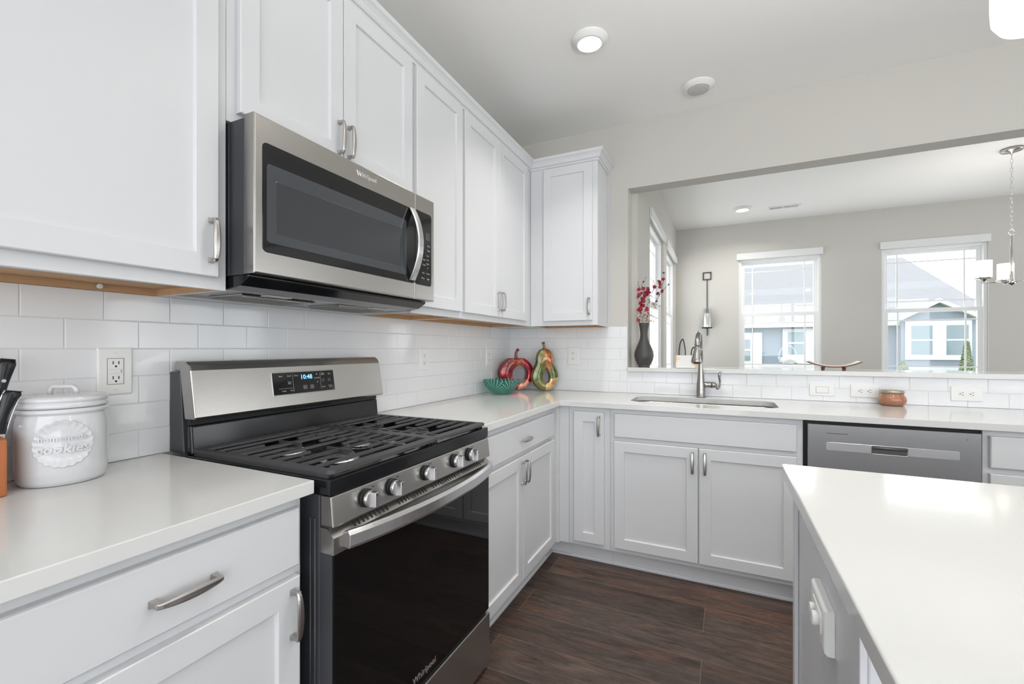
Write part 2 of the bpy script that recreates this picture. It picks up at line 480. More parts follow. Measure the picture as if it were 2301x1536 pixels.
def link(name, mb, mats, parent=None, bevel=0, seg=2, label=None, cat=None, group=None, kind=None, fixn=True, origin=None):
    if not isinstance(mats, (list, tuple)): mats = [mats]
    if parent is not None: O = ORG[parent.name]
    else:
        if origin is None:
            xs = [p[0] for p in mb.v]; ys = [p[1] for p in mb.v]; zs = [p[2] for p in mb.v]
            origin = ((min(xs)+max(xs))/2, (min(ys)+max(ys))/2, min(zs)) if kind is None else (0, 0, 0)
        O = Vector(origin)
    me = bpy.data.meshes.new(name)
    me.from_pydata([tuple(Vector(p)-O) for p in mb.v], [], mb.f)
    for m in mats: me.materials.append(M[m])
    me.polygons.foreach_set('material_index', mb.m)
    me.polygons.foreach_set('use_smooth', mb.s)
    me.update()
    if fixn:
        bm = bmesh.new(); bm.from_mesh(me)
        bmesh.ops.remove_doubles(bm, verts=bm.verts, dist=1e-6)
        bmesh.ops.recalc_face_normals(bm, faces=bm.faces)
        bm.to_mesh(me); bm.free()
    o = bpy.data.objects.new(name, me); COL.objects.link(o)
    if parent is not None: o.parent = parent
    else: o.location = O
    ORG[o.name] = O
    if bevel:
        b = o.modifiers.new('bevel', 'BEVEL'); b.width = bevel; b.segments = seg; b.limit_method = 'ANGLE'; b.angle_limit = math.radians(40)
        b.harden_normals = False
    if label: o['label'] = label
    if cat: o['category'] = cat
    if group: o['group'] = group
    if kind: o['kind'] = kind
    return o

def FL(x0):   # things on the left wall, seen looking towards -x : u = y, v = z, w = +x
    return lambda u, v, w: (x0+w, u, v)
def FB(y0):   # things on the back wall, seen looking towards +y : u = x, v = z, w = -y
    return lambda u, v, w: (u, y0-w, v)

YB = 3.031          # back wall face
CEIL = 2.722
# ------------------------------------------------------------------ room shell
link('floor', MB().box(0-0.12, 6.7, -2.42, 6.15, -0.05, 0), 'floor', kind='structure', label='dark brown wood plank floor', cat='floor')
link('ceiling', MB().box(-0.12, 6.7, -2.42, 6.15, CEIL, CEIL+0.1), 'ceil', kind='structure')
link('wall_left', MB().box(-0.12, 0, -2.42, 3.151, 0, CEIL), 'wall', kind='structure')

def wall_holes(name, f, u0, u1, v0, v1, holes, t, m='wall', extra=None):
    mb = MB(f)
    mb.plate([(u0, v0), (u1, v0), (u1, v1), (u0, v1)], [[(a, c), (b, c), (b, d), (a, d)] for a, b, c, d in holes], -t, 0)
    if extra: extra(mb)
    return link(name, mb, m, kind='structure')
# wall between kitchen and dining room: stub, half wall and header beam
mb = MB()
mb.prism([(0, YB), (0.883, YB), (0.883, 3.151), (0, 3.151)], 0, CEIL)
link('wall_back', mb, 'wall', kind='structure')
link('wall_half', MB().box(0.883, 3.5, YB, 3.151, 0, 1.0595), 'wall', kind='structure')
link('wall_header', MB().box(0.883, 6.6, YB, 3.151, 2.288, CEIL), 'wall', kind='structure')
YF = 6.035
XD = 0.926
wall_holes('wall_far', FB(YF), XD-0.12, 6.6, 0, CEIL, [(1.642, 2.477, 0.86, 2.283), (3.018, 3.866, 0.86, 2.283)], 0.115)
wall_holes('wall_dining_left', FL(XD), 3.151, YF, 0, CEIL, [(3.735, 4.70, 0.86, 2.283), (4.95, 5.90, 0.86, 2.283)], 0.115)
wall_holes('wall_right', lambda u, v, w: (6.6-w, u, v), -2.3, YF, 0, CEIL, [(-1.3, 0.3, 0.6, 2.1), (3.25, 5.75, 0.06, 2.45)], 0.115)
wall_holes('wall_rear', lambda u, v, w: (u, -2.3+w, v), 0, 6.6, 0, CEIL, [(0.3, 6.2, 0.06, 2.5)], 0.115)

# windows: head casing, frame, two sashes with prairie bars
def window(n, f, u0, u1, v0, v1, cas0, cas1, rev, lab):
    """opening u0..u1, v0..v1 ; unit sits rev behind the wall face"""
    r = root('window_%d' % n, f((u0+u1)/2, v0, 0), lab, 'window', kind='structure')
    mb = MB(f)
    mb.box(cas0, cas1, v1-0.002, v1+0.075, 0.001, 0.021)
    link('head_casing', mb, 'trim', r, 0.002)
    mb = MB(f)
    mb.box(u0-0.01, u1+0.01, v0-0.03, v0, -rev, 0.03)
    link('window_sill', mb, 'trim', r, 0.002)
    mb = MB(f)
    fw = 0.028
    mb.plate([(u0, v0), (u1, v0), (u1, v1), (u0, v1)], [[(u0+fw, v0+fw), (u1-fw, v0+fw), (u1-fw, v1-fw), (u0+fw, v1-fw)]], -rev-0.045, -rev+0.035)
    link('window_frame', mb, 'vinyl', r, 0.002)
    vm = v0+(v1-v0)*0.535
    for k, (a, b, wo, rw) in enumerate(((v0+fw, vm+0.018, -rev+0.016, 0.05), (vm-0.022, v1-fw, -rev-0.012, 0.032))):
        mb = MB(f)
        x0, x1 = u0+fw, u1-fw
        sw = 0.038
        top = 0.04 if k == 0 else rw
        mb.plate([(x0, a), (x1, a), (x1, b), (x0, b)], [[(x0+sw, a+rw), (x1-sw, a+rw), (x1-sw, b-top), (x0+sw, b-top)]], wo-0.028, wo)
        so = link('sash', mb, 'vinyl', r, 0.0015)
        mb = MB(f)
        g0, g1, h0, h1 = x0+sw, x1-sw, a+rw, b-top
        d = 0.085
        for q in (g0+d, g1-d): mb.box(q-0.0065, q+0.0065, h0, h1, wo-0.018, wo-0.010)
        for q in (h0+d, h1-d): mb.box(g0, g1, q-0.0065, q+0.0065, wo-0.0178, wo-0.0102)
        link('muntin_bars', mb, 'vinyl', so)
        mb = MB(f)
        mb.box(g0, g1, h0, h1, wo-0.0155, wo-0.0125)
        link('pane', mb, 'pane', so)
    return r
window(1, FB(YF), 1.642, 2.477, 0.86, 2.283, 1.618, 2.49, 0.06, 'white double-hung window left of centre on the far dining wall')
window(2, FB(YF), 3.018, 3.866, 0.86, 2.283, 3.002, 3.877, 0.06, 'white double-hung window on the far dining wall behind the chandelier')
window(3, FL(XD), 3.735, 4.70, 0.86, 2.283, 3.71, 4.76, 0.06, 'tall white window in the side wall behind the flower vase')
window(4, FL(XD), 4.95, 5.90, 0.86, 2.283, 4.90, 5.98, 0.06, 'tall white window in the side wall next to the far corner')
# floor trim along the base cabinets, window frames of the room behind the camera
def bars(name, f, u0, u1, v0, v1, n):
    w_ = (u1-u0)/n
    link(name, MB(f).plate([(u0-0.05, v0-0.05), (u1+0.05, v0-0.05), (u1+0.05, v1+0.05), (u0-0.05, v1+0.05)],
        [[(u0+w_*k+0.03, v0+0.03), (u0+w_*(k+1)-0.03, v0+0.03), (u0+w_*(k+1)-0.03, v1-0.03), (u0+w_*k+0.03, v1-0.03)] for k in range(n)], -0.02, 0.02), 'trim', kind='structure')
bars('trim_1', lambda a, b, c: (6.6-c, a, b), -1.3, 0.3, 0.6, 2.1, 2)
bars('trim_2', lambda a, b, c: (6.6-c, a, b), 3.25, 5.75, 0.06, 2.45, 3)
bars('trim_3', lambda a, b, c: (a, -2.3+c, b), 0.3, 6.2, 0.06, 2.5, 6)

# ------------------------------------------------------------------ tiles
def tiles(name, f, u0, u1, ph0, rows, kind_label, top, skip=None):
    mb = MB(f)
    mb.mi = 1
    mb.box(u0, u1, rows[0][0], top, 0.0, 0.0062)
    mb.mi = 0
    L = 0.1527
    for k, (a, b) in enumerate(rows):
        ph = ph0+(L/2 if k % 2 else 0)
        i0 = math.floor((u0-ph)/L)
        x = ph+i0*L
        while x < u1-0.004:
            p, q = max(x, u0)+0.0008, min(x+L, u1)-0.0008
            if q-p > 0.006 and not (skip and skip(p, q, a, b)):
                aa, bb = a+0.0008, b-0.0008
                t = [0.0078+random.uniform(-0.00028, 0.00028) for _ in range(4)]
                r = 0.0016
                l0 = [(p, aa, 0.003), (q, aa, 0.003), (q, bb, 0.003), (p, bb, 0.003)]
                l1 = [(p, aa, t[0]-0.0012), (q, aa, t[1]-0.0012), (q, bb, t[2]-0.0012), (p, bb, t[3]-0.0012)]
                l2 = [(p+r*.4, aa+r*.4, t[0]-0.0004), (q-r*.4, aa+r*.4, t[1]-0.0004), (q-r*.4, bb-r*.4, t[2]-0.0004), (p+r*.4, bb-r*.4, t[3]-0.0004)]
                l3 = [(p+r, aa+r, t[0]), (q-r, aa+r, t[1]), (q-r, bb-r, t[2]), (p+r, bb-r, t[3])]
                mb.loops([l0, l1, l2, l3], cap0=False)
            x += L
    return link(name, mb, ['tile', 'grout'], kind='structure', label=kind_label, cat='backsplash')
link('trim_4', MB().box(0.0050, 0.0094, 3.0216, 3.0270, 0.9145, 1.3595), 'trim', kind='structure')
H = 0.0744
rowsL = [(0.914+H*k, 0.914+H*(k+1)) for k in range(6)]
# row phases: top row (index 5) verticals at y = .433 + .1527 k
tiles('wall_tile_left', FL(0), -0.8, 3.023, 0.433-0.1527/2, rowsL, 'white glazed subway tile backsplash behind the range', 1.36)
tiles('wall_tile_behind_range', FL(0), 0.722, 1.478, 0.433, [(1.3604, 1.40)], 'thin course of white subway tile under the microwave', 1.40)
tiles('wall_tile_back', FB(YB), 0.008, 0.879, 0.07-0.1527/2, rowsL, 'white subway tile backsplash in the corner', 1.36)
tiles('wall_tile_half', FB(YB), 0.8792, 3.3, 0.139, [(0.914, 0.9884), (0.9884, 1.0594)], 'white subway tile under the pass-through ledge', 1.0594)

# ------------------------------------------------------------------ cabinets
def handle_mb(f, uc, vc, length, vert, w0, out=0.030):
    """satin bar pull: two square posts and an arched bar that widens in the middle"""
    mb = MB(f)
    def P(s_, t_, w_):
        return (uc+t_, vc+s_, w_) if vert else (uc+s_, vc+t_, w_)
    h = length/2
    for sg in (-1, 1):
        c = sg*(h-0.005)
        ls = []
        for q, ww in ((0.0068, w0), (0.0060, w0+0.003), (0.0046, w0+0.008), (0.0046, w0+out-0.007)):
            ls.append([P(c-q, -q, ww), P(c+q, -q, ww), P(c+q, q, ww), P(c-q, q, ww)])
        mb.loops(ls)
    N = 14; ls = []
    for i in range(N+1):
        s_ = -h+length*i/N; k = 1-(s_/h)**2
        wd = 0.0046+0.0036*k; cw = w0+out-0.010+0.008*(k**0.6 if k > 0 else 0); th = 0.0032
        if i in (0, N): th = 0.0022
        ls.append([P(s_, -wd, cw-th), P(s_, wd, cw-th), P(s_, wd, cw+th*.3), P(s_, wd*.5, cw+th), P(s_, -wd*.5, cw+th), P(s_, -wd, cw+th*.3)])
    mb.loops(ls, smooth=False)
    return mb

def shaker(f, u0, u1, v0, v1, w0=0.0, t=0.020, st=0.0530):
    mb = MB(f)
    # frame front, stepped edge, recessed panel
    mb.rectloops(u0, u1, v0, v1, [(0, w0), (0, w0+t-0.002), (0.002, w0+t), (st, w0+t), (st+0.0012, w0+t-0.0015), (st+0.003, w0+t-0.0085), (st+0.0035, w0+t-0.009)])
    return mb

def slab(f, u0, u1, v0, v1, w0=0.0, t=0.020):
    return MB(f).rectloops(u0, u1, v0, v1, [(0, w0), (0, w0+t-0.006), (0.0015, w0+t-0.002), (0.004, w0+t)])

def add_handle(parent, f, uc, vc, vert, w0=0.020, length=0.108):
    return link('handle', handle_mb(f, uc, vc, length, vert, w0), 'nickel', parent, 0.0008, 1)

UF = 0.294          # upper cabinet face
def upper(name_label, f, y0, y1, doors, z0=1.36, z1=2.445, depth=UF, loc=None, group='white wall cabinets', doorz=(1.390, 2.384), box_u=None, face=0.0):
    """wall cabinet: open-bottomed box with raw wood underside"""
    r = root('wall_cabinet', loc or f((y0+y1)/2, z0, -depth/2), name_label, 'cabinet', group)
    a, b = (y0, y1) if box_u is None else box_u
    mb = MB(f)
    t = 0.013
    D = depth-0.0005
    mb.box(a, b, z0+0.022, z1, -D, -0.019)            # carcass above the recess
    mb.box(a, a+t, z0, z0+0.022, -D, -0.019)
    mb.box(b-t, b, z0, z0+0.022, -D, -0.019)
    mb.box(y0, y1, z0, z1, -0.019, 0)                 # face frame
    link('body', mb, 'cab', r, 0.001, 1)
    mb = MB(f)
    e = 0.0006
    mb.box(a+t+e, b-t-e, z0+0.018, z0+0.0215, -D+0.011, -0.0196)
    mb.box(a+t+e, b-t-e, z0+0.0005, z0+0.0178, -D+0.0005, -D+0.0105)
    mb.box(a+t+e, a+t+0.004, z0+0.0005, z0+0.0178, -D+0.0108, -0.0196)
    mb.box(b-t-0.004, b-t-e, z0+0.0005, z0+0.0178, -D+0.0108, -0.0196)
    mb.box(a+t+0.0045, b-t-0.0045, z0+0.0008, z0+0.0178, -0.0226, -0.0196)
    link('underside', mb, 'tan', r, label='raw tan plywood underside of the white cabinet')
    for d in doors:
        dd = link('door', shaker(f, d[0], d[1], doorz[0], doorz[1], 0.0006), 'cab', r)
        if d[2] is not None: add_handle(dd, f, d[2], doorz[0]+0.088 if len(d) < 4 else d[3], True)
    return r
fu = FL(UF)
u1 = upper('large white wall cabinet left of the microwave, over the cookie jar', fu, 0.10, 0.7195, [(0.118, 0.690, 0.670)])
mb = MB(); mb.tube([(0.020, 0.571, 1.3705), (0.026, 0.571, 1.3705)], 0.0062, 12)
mb.tube([(0.0262, 0.571, 1.3705), (0.030, 0.571, 1.3705)], 0.0032, 8)
link('screw', mb, 'white', u1, label='white capped mounting screw')
upper('white two-door cabinet above the microwave', fu, 0.7205, 1.4755, [(0.745, 1.0945, 1.075, 1.905), (1.0975, 1.459, 1.117, 1.905)], z0=1.802, doorz=(1.830, 2.384))
upper('narrow white wall cabinet directly right of the microwave', fu, 1.4765, 1.8595, [(1.489, 1.847, None)])
upper('white two-door wall cabinet reaching the inside corner', fu, 1.8605, 2.7355, [(1.872, 2.2435, 2.225), (2.2465, 2.648, 2.265)], box_u=(1.8605, 2.7355))
fb = FB(YB-UF)
upper('white single-door wall cabinet on the back wall, beside the pass-through', fb, 0.2955, 0.751, [(0.395, 0.720, 0.702)], box_u=(0.2955, 0.751))
mb = MB(); mb.box(0.001, 0.2935, 2.7365, YB-0.001, 1.36, 2.445)
link('corner_filler', mb, 'cab', None, label='white boxed filler closing the corner between the wall cabinets', cat='cabinet filler')
# end panel strip on the right side of the back wall cabinet
mb = MB(); mb.box(0.7515, 0.757, YB-0.012, YB-0.0005, 1.356, 2.44)
link('scribe_strip', mb, 'cab', label='thin white scribe strip where the end wall cabinet meets the wall', cat='trim strip')

# crown moulding along both runs, mitred at the corner
prof = [(0.0005, 2.392), (0.006, 2.392), (0.008, 2.400), (0.010, 2.404), (0.016, 2.406), (0.020, 2.412), (0.024, 2.424), (0.032, 2.434), (0.040, 2.440), (0.041, 2.452), (0.041, 2.456), (0.0005, 2.456)]
path = [(lambda p: (UF+0.0215*0+p, -0.05)), (lambda p: (UF+p, YB-UF-p)), (lambda p: (0.751+p, YB-UF-p)), (lambda p: (0.751+p, YB-0.0005))]
mb = MB()
ls = [[(*g(p+0.0), z) for p, z in prof] for g in path]
mb.loops(ls)
link('crown_molding', mb, 'cab', label='white crown molding running along the top of all wall cabinets', cat='crown molding')

# base cabinets
BF = 0.583
def base(label, f, u0, u1, fronts, depth=BF-0.02, hollow=False, toe=True, z1=0.883, group='white base cabinets', side_to=None, toeh=0.096, setback=0.053):
    r = root('base_cabinet', f((u0+u1)/2, 0, -depth/2), label, 'cabinet', group)
    mb = MB(f)
    mb.box(u0, u1, toeh, z1, -0.019, 0)
    if hollow:
        mb.box(u0, u0+0.016, toeh, z1, -depth, -0.0192); mb.box(u1-0.016, u1, toeh, z1, -depth, -0.0192)
        mb.box(u0+0.0161, u1-0.0161, toeh, toeh+0.016, -depth, -0.0192); mb.box(u0+0.0161, u1-0.0161, toeh+0.0161, z1, -depth, -depth+0.006)
    else:
        mb.box(u0, u1, toeh, z1, -depth, -0.0192)
    link('body', mb, 'cab', r, 0.001, 1)
    mb = MB(f)
    mb.box(u0, u1, 0.0005, toeh-0.0005, -depth, -setback)
    link('toe_kick', mb, 'cab', r)
    mb = MB(f)
    mb.prism([(u0, 0)], 0, 0) if False else None
    q = [(-setback+0.0005, 0.0006), (-setback+0.012, 0.0006), (-setback+0.012, 0.009), (-setback+0.008, 0.016), (-setback+0.0005, 0.019)]
    mb.loops([[(u0, z, w_) for w_, z in q], [(u1, z, w_) for w_, z in q]])
    link('shoe_molding', mb, 'cab', r)
    for fr in fronts:
        k, a, b, c, d = fr[:5]
        part = link('drawer' if k == 'dr' else ('false_front' if k == 'ff' else 'door'),
                    (shaker if k == 'do' else slab)(f, a, b, c, d, 0.0006), 'cab', r)
        if len(fr) > 5 and fr[5]: add_handle(part, f, fr[5][0], fr[5][1], fr[5][2])
    return r
fl = FL(BF)
base('white base cabinet under the cookie jar, left of the range', fl, 0.20, 0.7075,
     [('dr', 0.222, 0.691, 0.732, 0.859, (0.4565, 0.792, False)), ('do', 0.222, 0.691, 0.115, 0.709, (0.671, 0.632, True))])
base('white base cabinet at the far left of the counter run', fl, -0.60, 0.199,
     [('dr', -0.58, 0.178, 0.732, 0.859, (-0.2, 0.792, False)), ('do', -0.58, 0.178, 0.115, 0.709, (0.158, 0.632, True))])
base('white two-door base cabinet with a drawer, right of the range', fl, 1.498, 2.392,
     [('dr', 1.52, 2.356, 0.724, 0.852, (1.94, 0.781, False)), ('do', 1.52, 1.9195, 0.115, 0.702, (1.900, 0.628, True)), ('do', 1.9225, 2.356, 0.115, 0.702, (1.942, 0.628, True))])
BY = YB-BF
fbb = FB(BY)
mb = MB(); mb.box(0.004, 0.582, 2.3925, YB-0.001, 0.096, 0.883); mb.box(0.5825, 0.6585, BY-0.0005, BY+0.018, 0.096, 0.883); mb.box(0.5822, 0.604, 2.4195, BY-0.0008, 0.096, 0.883)
mb.box(0.4705, 0.5295, 2.3925, 2.5195, 0.0008, 0.0955); mb.box(0.5300, 0.6585, BY+0.0535, BY+0.07, 0.0008, 0.0955)
mb.box(0.5300, 0.5415, 2.3925, 2.4890, 0.0008, 0.014); mb.box(0.5305, 0.6585, BY+0.0415, BY+0.0530, 0.0008, 0.014)
link('corner_cabinet_filler', mb, 'cab', label='white filler panel in the inside corner of the base cabinets', cat='cabinet filler')
base('narrow white pull-out base cabinet next to the corner', fbb, 0.6595, 0.8965, [('do', 0.692, 0.865, 0.124, 0.857, (0.838, 0.782, True))])
base('white sink base cabinet with two doors under a false drawer front', fbb, 0.8975, 1.7945,
     [('ff', 0.921, 1.769, 0.729, 0.857), ('do', 0.921, 1.3435, 0.124, 0.706, (1.318, 0.632, True)), ('do', 1.3495, 1.769, 0.124, 0.706, (1.376, 0.632, True))], hollow=True)
base('white base cabinet right of the dishwasher', fbb, 2.411, 3.30,
     [('dr', 2.428, 3.28, 0.732, 0.860, (2.85, 0.79, False)), ('do', 2.428, 2.85, 0.115, 0.709, (2.83, 0.632, True)), ('do', 2.854, 3.28, 0.115, 0.709, (2.874, 0.632, True))])

# countertops
mb = MB(); mb.box(0.0085, 0.6165, -0.70, 0.7175, 0.884, 0.914)
link('countertop', mb, 'quartz', None, 0.002, label='white quartz countertop left of the range, under the cookie jar', cat='countertop', group='white quartz countertops')
def rr(u0, u1, v0, v1, r, n=6):
    L = []
    for cx, cy, a in ((u1-r, v1-r, 0), (u0+r, v1-r, 90), (u0+r, v0+r, 180), (u1-r, v0+r, 270)):
        for k in range(n+1):
            t = math.radians(a+90*k/n); L.append((cx+r*math.cos(t), cy+r*math.sin(t)))
    return L
mb = MB()
mb.plate([(0.0085, 1.494), (0.6165, 1.494), (0.6165, 2.4145), (3.40, 2.4145), (3.40, YB-0.0085), (0.0085, YB-0.0085)], [rr(0.975, 1.716, 2.555, 2.892, 0.075)], 0.884, 0.914)
link('countertop', mb, 'quartz', None, 0.002, label='L-shaped white quartz countertop holding the sink', cat='countertop', group='white quartz countertops')
# pass-through ledge
mb = MB(); mb.box(0.884, 3.45, 3.0005, 3.36, 1.0600, 1.0868)
link('ledge_top', mb, 'quartz', None, 0.002, label='long white quartz ledge on top of the half wall', cat='ledge')

# ------------------------------------------------------------------ sink, faucet
r = root('sink', (1.345, 2.72, 0.66), 'stainless steel undermount sink set in the white counter', 'sink')
mb = MB()
def rl(i, z): return [(a, b, z) for a, b in rr(0.968+i, 1.723-i, 2.548+i, 2.899-i, max(0.082-i, 0.02))]
mb.loops([rl(-0.010, 0.8838), rl(0.004, 0.8838), rl(0.009, 0.875), rl(0.012, 0.72), rl(0.03, 0.695), rl(0.06, 0.69)], cap0=False, smooth=True)
link('basin', mb, 'steel', r)
mb = MB(); mb.lathe(1.345, 2.74, [(0.045, 0.6905), (0.045, 0.693), (0.038, 0.694), (0.034, 0.6915), (0.008, 0.6915)], 24)
link('drain', mb, 'chrome', r)
mb = MB()
for k in range(6): mb.tube([(1.25+0.0, 2.60+0.02*k, 0.712), (1.42, 2.60+0.02*k, 0.712)], 0.0025, 6)
for x in (1.25, 1.42): mb.tube([(x, 2.60, 0.712), (x, 2.70, 0.712)], 0.003, 6); 
for x in (1.25, 1.42):
    for y in (2.61, 2.69): mb.tube([(x, y, 0.692), (x, y, 0.712)], 0.003, 6)
link('sink_rack', mb, 'chrome', r)

r = root('faucet', (1.337, 2.955, 0.914), 'brushed stainless pull-down faucet with side lever behind the sink', 'faucet')
FX, FY = 1.337, 2.955
mb = MB()
mb.lathe(FX, FY, [(0.0275, 0.9145), (0.0275, 0.920), (0.0265, 0.9215), (0.0265, 0.96), (0.0245, 0.99), (0.019, 1.03), (0.0155, 1.075), (0.0135, 1.12), (0.013, 1.15)], 24)
link('body', mb, 'faucet', r)
mb = MB()
pts = []; rad = []
cy, cz = 2.862, 1.205
pts.append((FX, FY, 1.149)); rad.append(0.0128)
for k in range(0, 15):
    t = math.radians(0+180*k/14*0.95)
    pts.append((FX-0.012*k/14, cy+0.093*math.cos(t), cz+0.098*math.sin(t))); rad.append(0.0125+0.003*k/14)
link('spout', mb.tube(pts, rad, 16), 'faucet', r)
mb = MB()
p0 = Vector(pts[-1]); p1 = Vector((FX-0.016, 2.752, 1.128))
dd = p1-p0
mb.tube([p0+dd*t for t in (0, 0.02, 0.04, 0.3, 0.7, 0.93, 1.0)], [0.0158, 0.0158, 0.0155, 0.0185, 0.0255, 0.0285, 0.0265], 20)
sp = link('spray_head', mb, 'faucet', r)
mb = MB(); mb.tube([p1+dd*0.002, p1+dd*0.02], [0.018, 0.017], 16)
link('spray_nozzle', mb, 'blackm', sp)
mb = MB(); mb.tube([(FX+0.008, FY, 0.990), (FX+0.03, FY-0.001, 0.991), (FX+0.058, FY-0.002, 0.991), (FX+0.0585, FY-0.002, 0.991), (FX+0.0595, FY-0.002, 0.991), (FX+0.060, FY-0.002, 0.991), (FX+0.072, FY-0.003, 0.990), (FX+0.082, FY-0.003, 0.988), (FX+0.089, FY-0.004, 0.985)], [0.0185, 0.0175, 0.0175, 0.0165, 0.0165, 0.0185, 0.0175, 0.014, 0.008], 20)
link('valve_housing', mb, 'faucet', r)
mb = MB(); mb.tube(*smooth([(FX+0.086, FY-0.004, 0.975), (FX+0.094, FY-0.006, 0.972), (FX+0.103, FY-0.008, 0.985), (FX+0.107, FY-0.010, 1.01), (FX+0.104, FY-0.012, 1.035), (FX+0.103, FY-0.013, 1.055), (FX+0.112, FY-0.013, 1.073)], [0.007, 0.009, 0.006, 0.005, 0.007, 0.0085, 0.005]), 12)
link('lever', mb, 'faucet', r)

# ------------------------------------------------------------------ dishwasher
r = root('dishwasher', (2.107, 2.72, 0), 'stainless steel dishwasher with pocket handle under the back counter', 'dishwasher')
mb = MB(fbb); mb.box(1.7965, 2.409, 0.005, 0.8825, -0.55, -0.012); link('tub', mb, 'blackm', r)
mb = MB(fbb)
mb.rrect(1.811, 2.403, 0.10, 0.868, 0.004, [(0, -0.0115), (0, 0.018), (0.002, 0.020)])
d = link('door', mb, 'dwsteel', r)
mb = MB(fbb)
mb.rrect(1.881, 2.336, 0.752, 0.789, 0.006, [(0, 0.0203), (0.0008, 0.0210)])
link('inlay_strip', mb, 'inlay', d, label='paler brushed strip across the door')
mb = MB(fbb); mb.rrect(2.044, 2.171, 0.750, 0.788, 0.008, [(0, 0.0211), (0, 0.0225), (0.0016, 0.0225), (0.003, 0.0213)])
link('pocket_rim', mb, 'chrome', d)
mb = MB(fbb); mb.rrect(2.047, 2.168, 0.753, 0.786, 0.006, [(0, 0.02135), (0.001, 0.0218)])
mb.tube([(2.05, 0.778, 0.020), (2.166, 0.778, 0.020)], 0.0065, 10)
link('pocket_handle', mb, 'dwpocket', d)
mb = MB(fbb); mb.box(1.883, 1.962, 0.8278, 0.8298, 0.0201, 0.0206); link('badge_line', mb, 'blackm', d)
mb = MB(fbb); mb.box(2.357, 2.360, 0.838, 0.841, 0.0201, 0.0206); link('indicator_dot', mb, 'blackm', d)
mb = MB(fbb); mb.box(1.80, 2.408, 0.0005, 0.098, -0.54, -0.055); link('kick_plate', mb, 'blackm', r)

# ------------------------------------------------------------------ gas range
Y0, Y1 = 0.7355, 1.4895
r = root('gas_range', (0.33, 1.1125, 0), 'stainless steel and black gas range with five knobs', 'range')
mb = MB()
mb.box(0.03, 0.612, Y0, Y1, 0.02, 0.874)
mb.box(0.56, 0.640, Y0+0.006, Y1-0.006, 0.02, 0.874)
for x in (0.08, 0.54):
    for y in (Y0+0.04, Y1-0.04): mb.lathe(x, y, [(0.018, 0.0005), (0.018, 0.0195)], 10)
link('body', mb, 'side', r, 0.002, 1)
mb = MB()
for x in (0.585, 0.600): mb.tube([(x, Y0-0.0022, 0.06), (x, Y0-0.0022, 0.82)], 0.003, 6)
link('side_ribs', mb, 'side', r)
# cooktop
mb = MB()
mb.box(0.1003, 0.6177, Y0+0.0223, Y1-0.0223, 0.8745, 0.897)
mb.plate([(0.085, Y0-0.001), (0.646, Y0-0.001), (0.646, Y1+0.001), (0.085, Y1+0.001)], [[(0.10, Y0+0.022), (0.618, Y0+0.022), (0.618, Y1-0.022), (0.10, Y1-0.022)]], 0.8747, 0.912)
link('cooktop', mb, 'black', r, 0.003, 2)
# burners
BX = [(0.27, 0.926, 0.036), (0.47, 0.929, 0.044), (0.27, 1.281, 0.036), (0.472, 1.281, 0.046), (0.37, 1.104, 0.040)]
for x, y, q in BX:
    mb = MB(); mb.lathe(x, y, [(q+0.012, 0.8975), (q+0.010, 0.903), (q, 0.904), (q-0.004, 0.909)], 24)
    bo = link('burner', mb, 'chrome', r)
    mb = MB(); mb.lathe(x, y, [(q-0.006, 0.9092), (q-0.002, 0.911), (q-0.002, 0.914), (q-0.006, 0.917), (0.002, 0.918)], 24)
    link('burner_cap', mb, 'iron', bo)
    mb = MB(); mb.tube([(x+q+0.006, y+0.012, 0.903), (x+q+0.006, y+0.012, 0.915)], 0.0035, 8)
    link('igniter', mb, 'white', bo)
# grates
def grate(a, b, yc):
    mb = MB()
    x0, x1 = 0.098, 0.640; zt, zb = 0.930, 0.921
    fw = 0.020
    mb.plate([(x0, a), (x1-0.012, a), (x1, a+0.012), (x1, b-0.012), (x1-0.012, b), (x0, b)], [[(x0+fw, a+fw), (x1-fw*1.6, a+fw), (x1-fw*1.6, b-fw*0.8), (x0+fw, b-fw*0.8)]], zb, zt)
    # skirt
    mb.box(x0+0.004, x1-0.014, a+0.003, a+0.010, 0.908, zb-0.0002)
    mb.box(x0+0.004, x1-0.014, b-0.010, b-0.003, 0.908, zb-0.0002)
    for q in (x0+0.012, x1-0.03):
        for y in (a+0.012, b-0.022): mb.box(q, q+0.012, y, y+0.010, 0.8978, zb)
    xs = [x0+0.040+0.0475*k for k in range(10)]
    cen = [0.27, 0.471]
    for i, x in enumerate(xs):
        gap = None
        for c in cen:
            if 0.012 < abs(x-c) < 0.062: gap = c
        def bar(p, q, taper=True):
            wv = 0.0052
            mb.loops([[(x-wv, p, zt-0.0065), (x+wv, p, zt-0.0065), (x+wv*.75, p, zt), (x-wv*.75, p, zt)],
                      [(x-wv, q, zt-0.0065), (x+wv, q, zt-0.0065), (x+wv*.75, q, zt), (x-wv*.75, q, zt)]])
        if gap and i % 2 == 0 or gap and abs(x-gap) < 0.04:
            bar(a+fw-0.001, yc-0.058); bar(yc+0.058, b-fw*0.8+0.001)
        else:
            bar(a+fw-0.001, b-fw*0.8+0.001)
    for c in cen:
        for dy in (0,):
            mb.box(c-0.046, c+0.046, yc+dy-0.004, yc+dy+0.004, zt-0.007, zt+0.0002)
        mb.box(c-0.004, c+0.004, a+fw, b-fw*0.8, zt-0.0066, zt+0.0001)
    ymid = (yc+b)/2+0.005 if yc < 1.1 else (a+yc)/2-0.01
    mb.box(x0+fw, x1-fw*1.6, ymid-0.004, ymid+0.004, zt-0.008, zt-0.0012)
    return mb
link('grate', grate(0.742, 1.1655, 0.927), 'iron', r)
link('grate', grate(1.1675, 1.483, 1.281), 'iron', r)
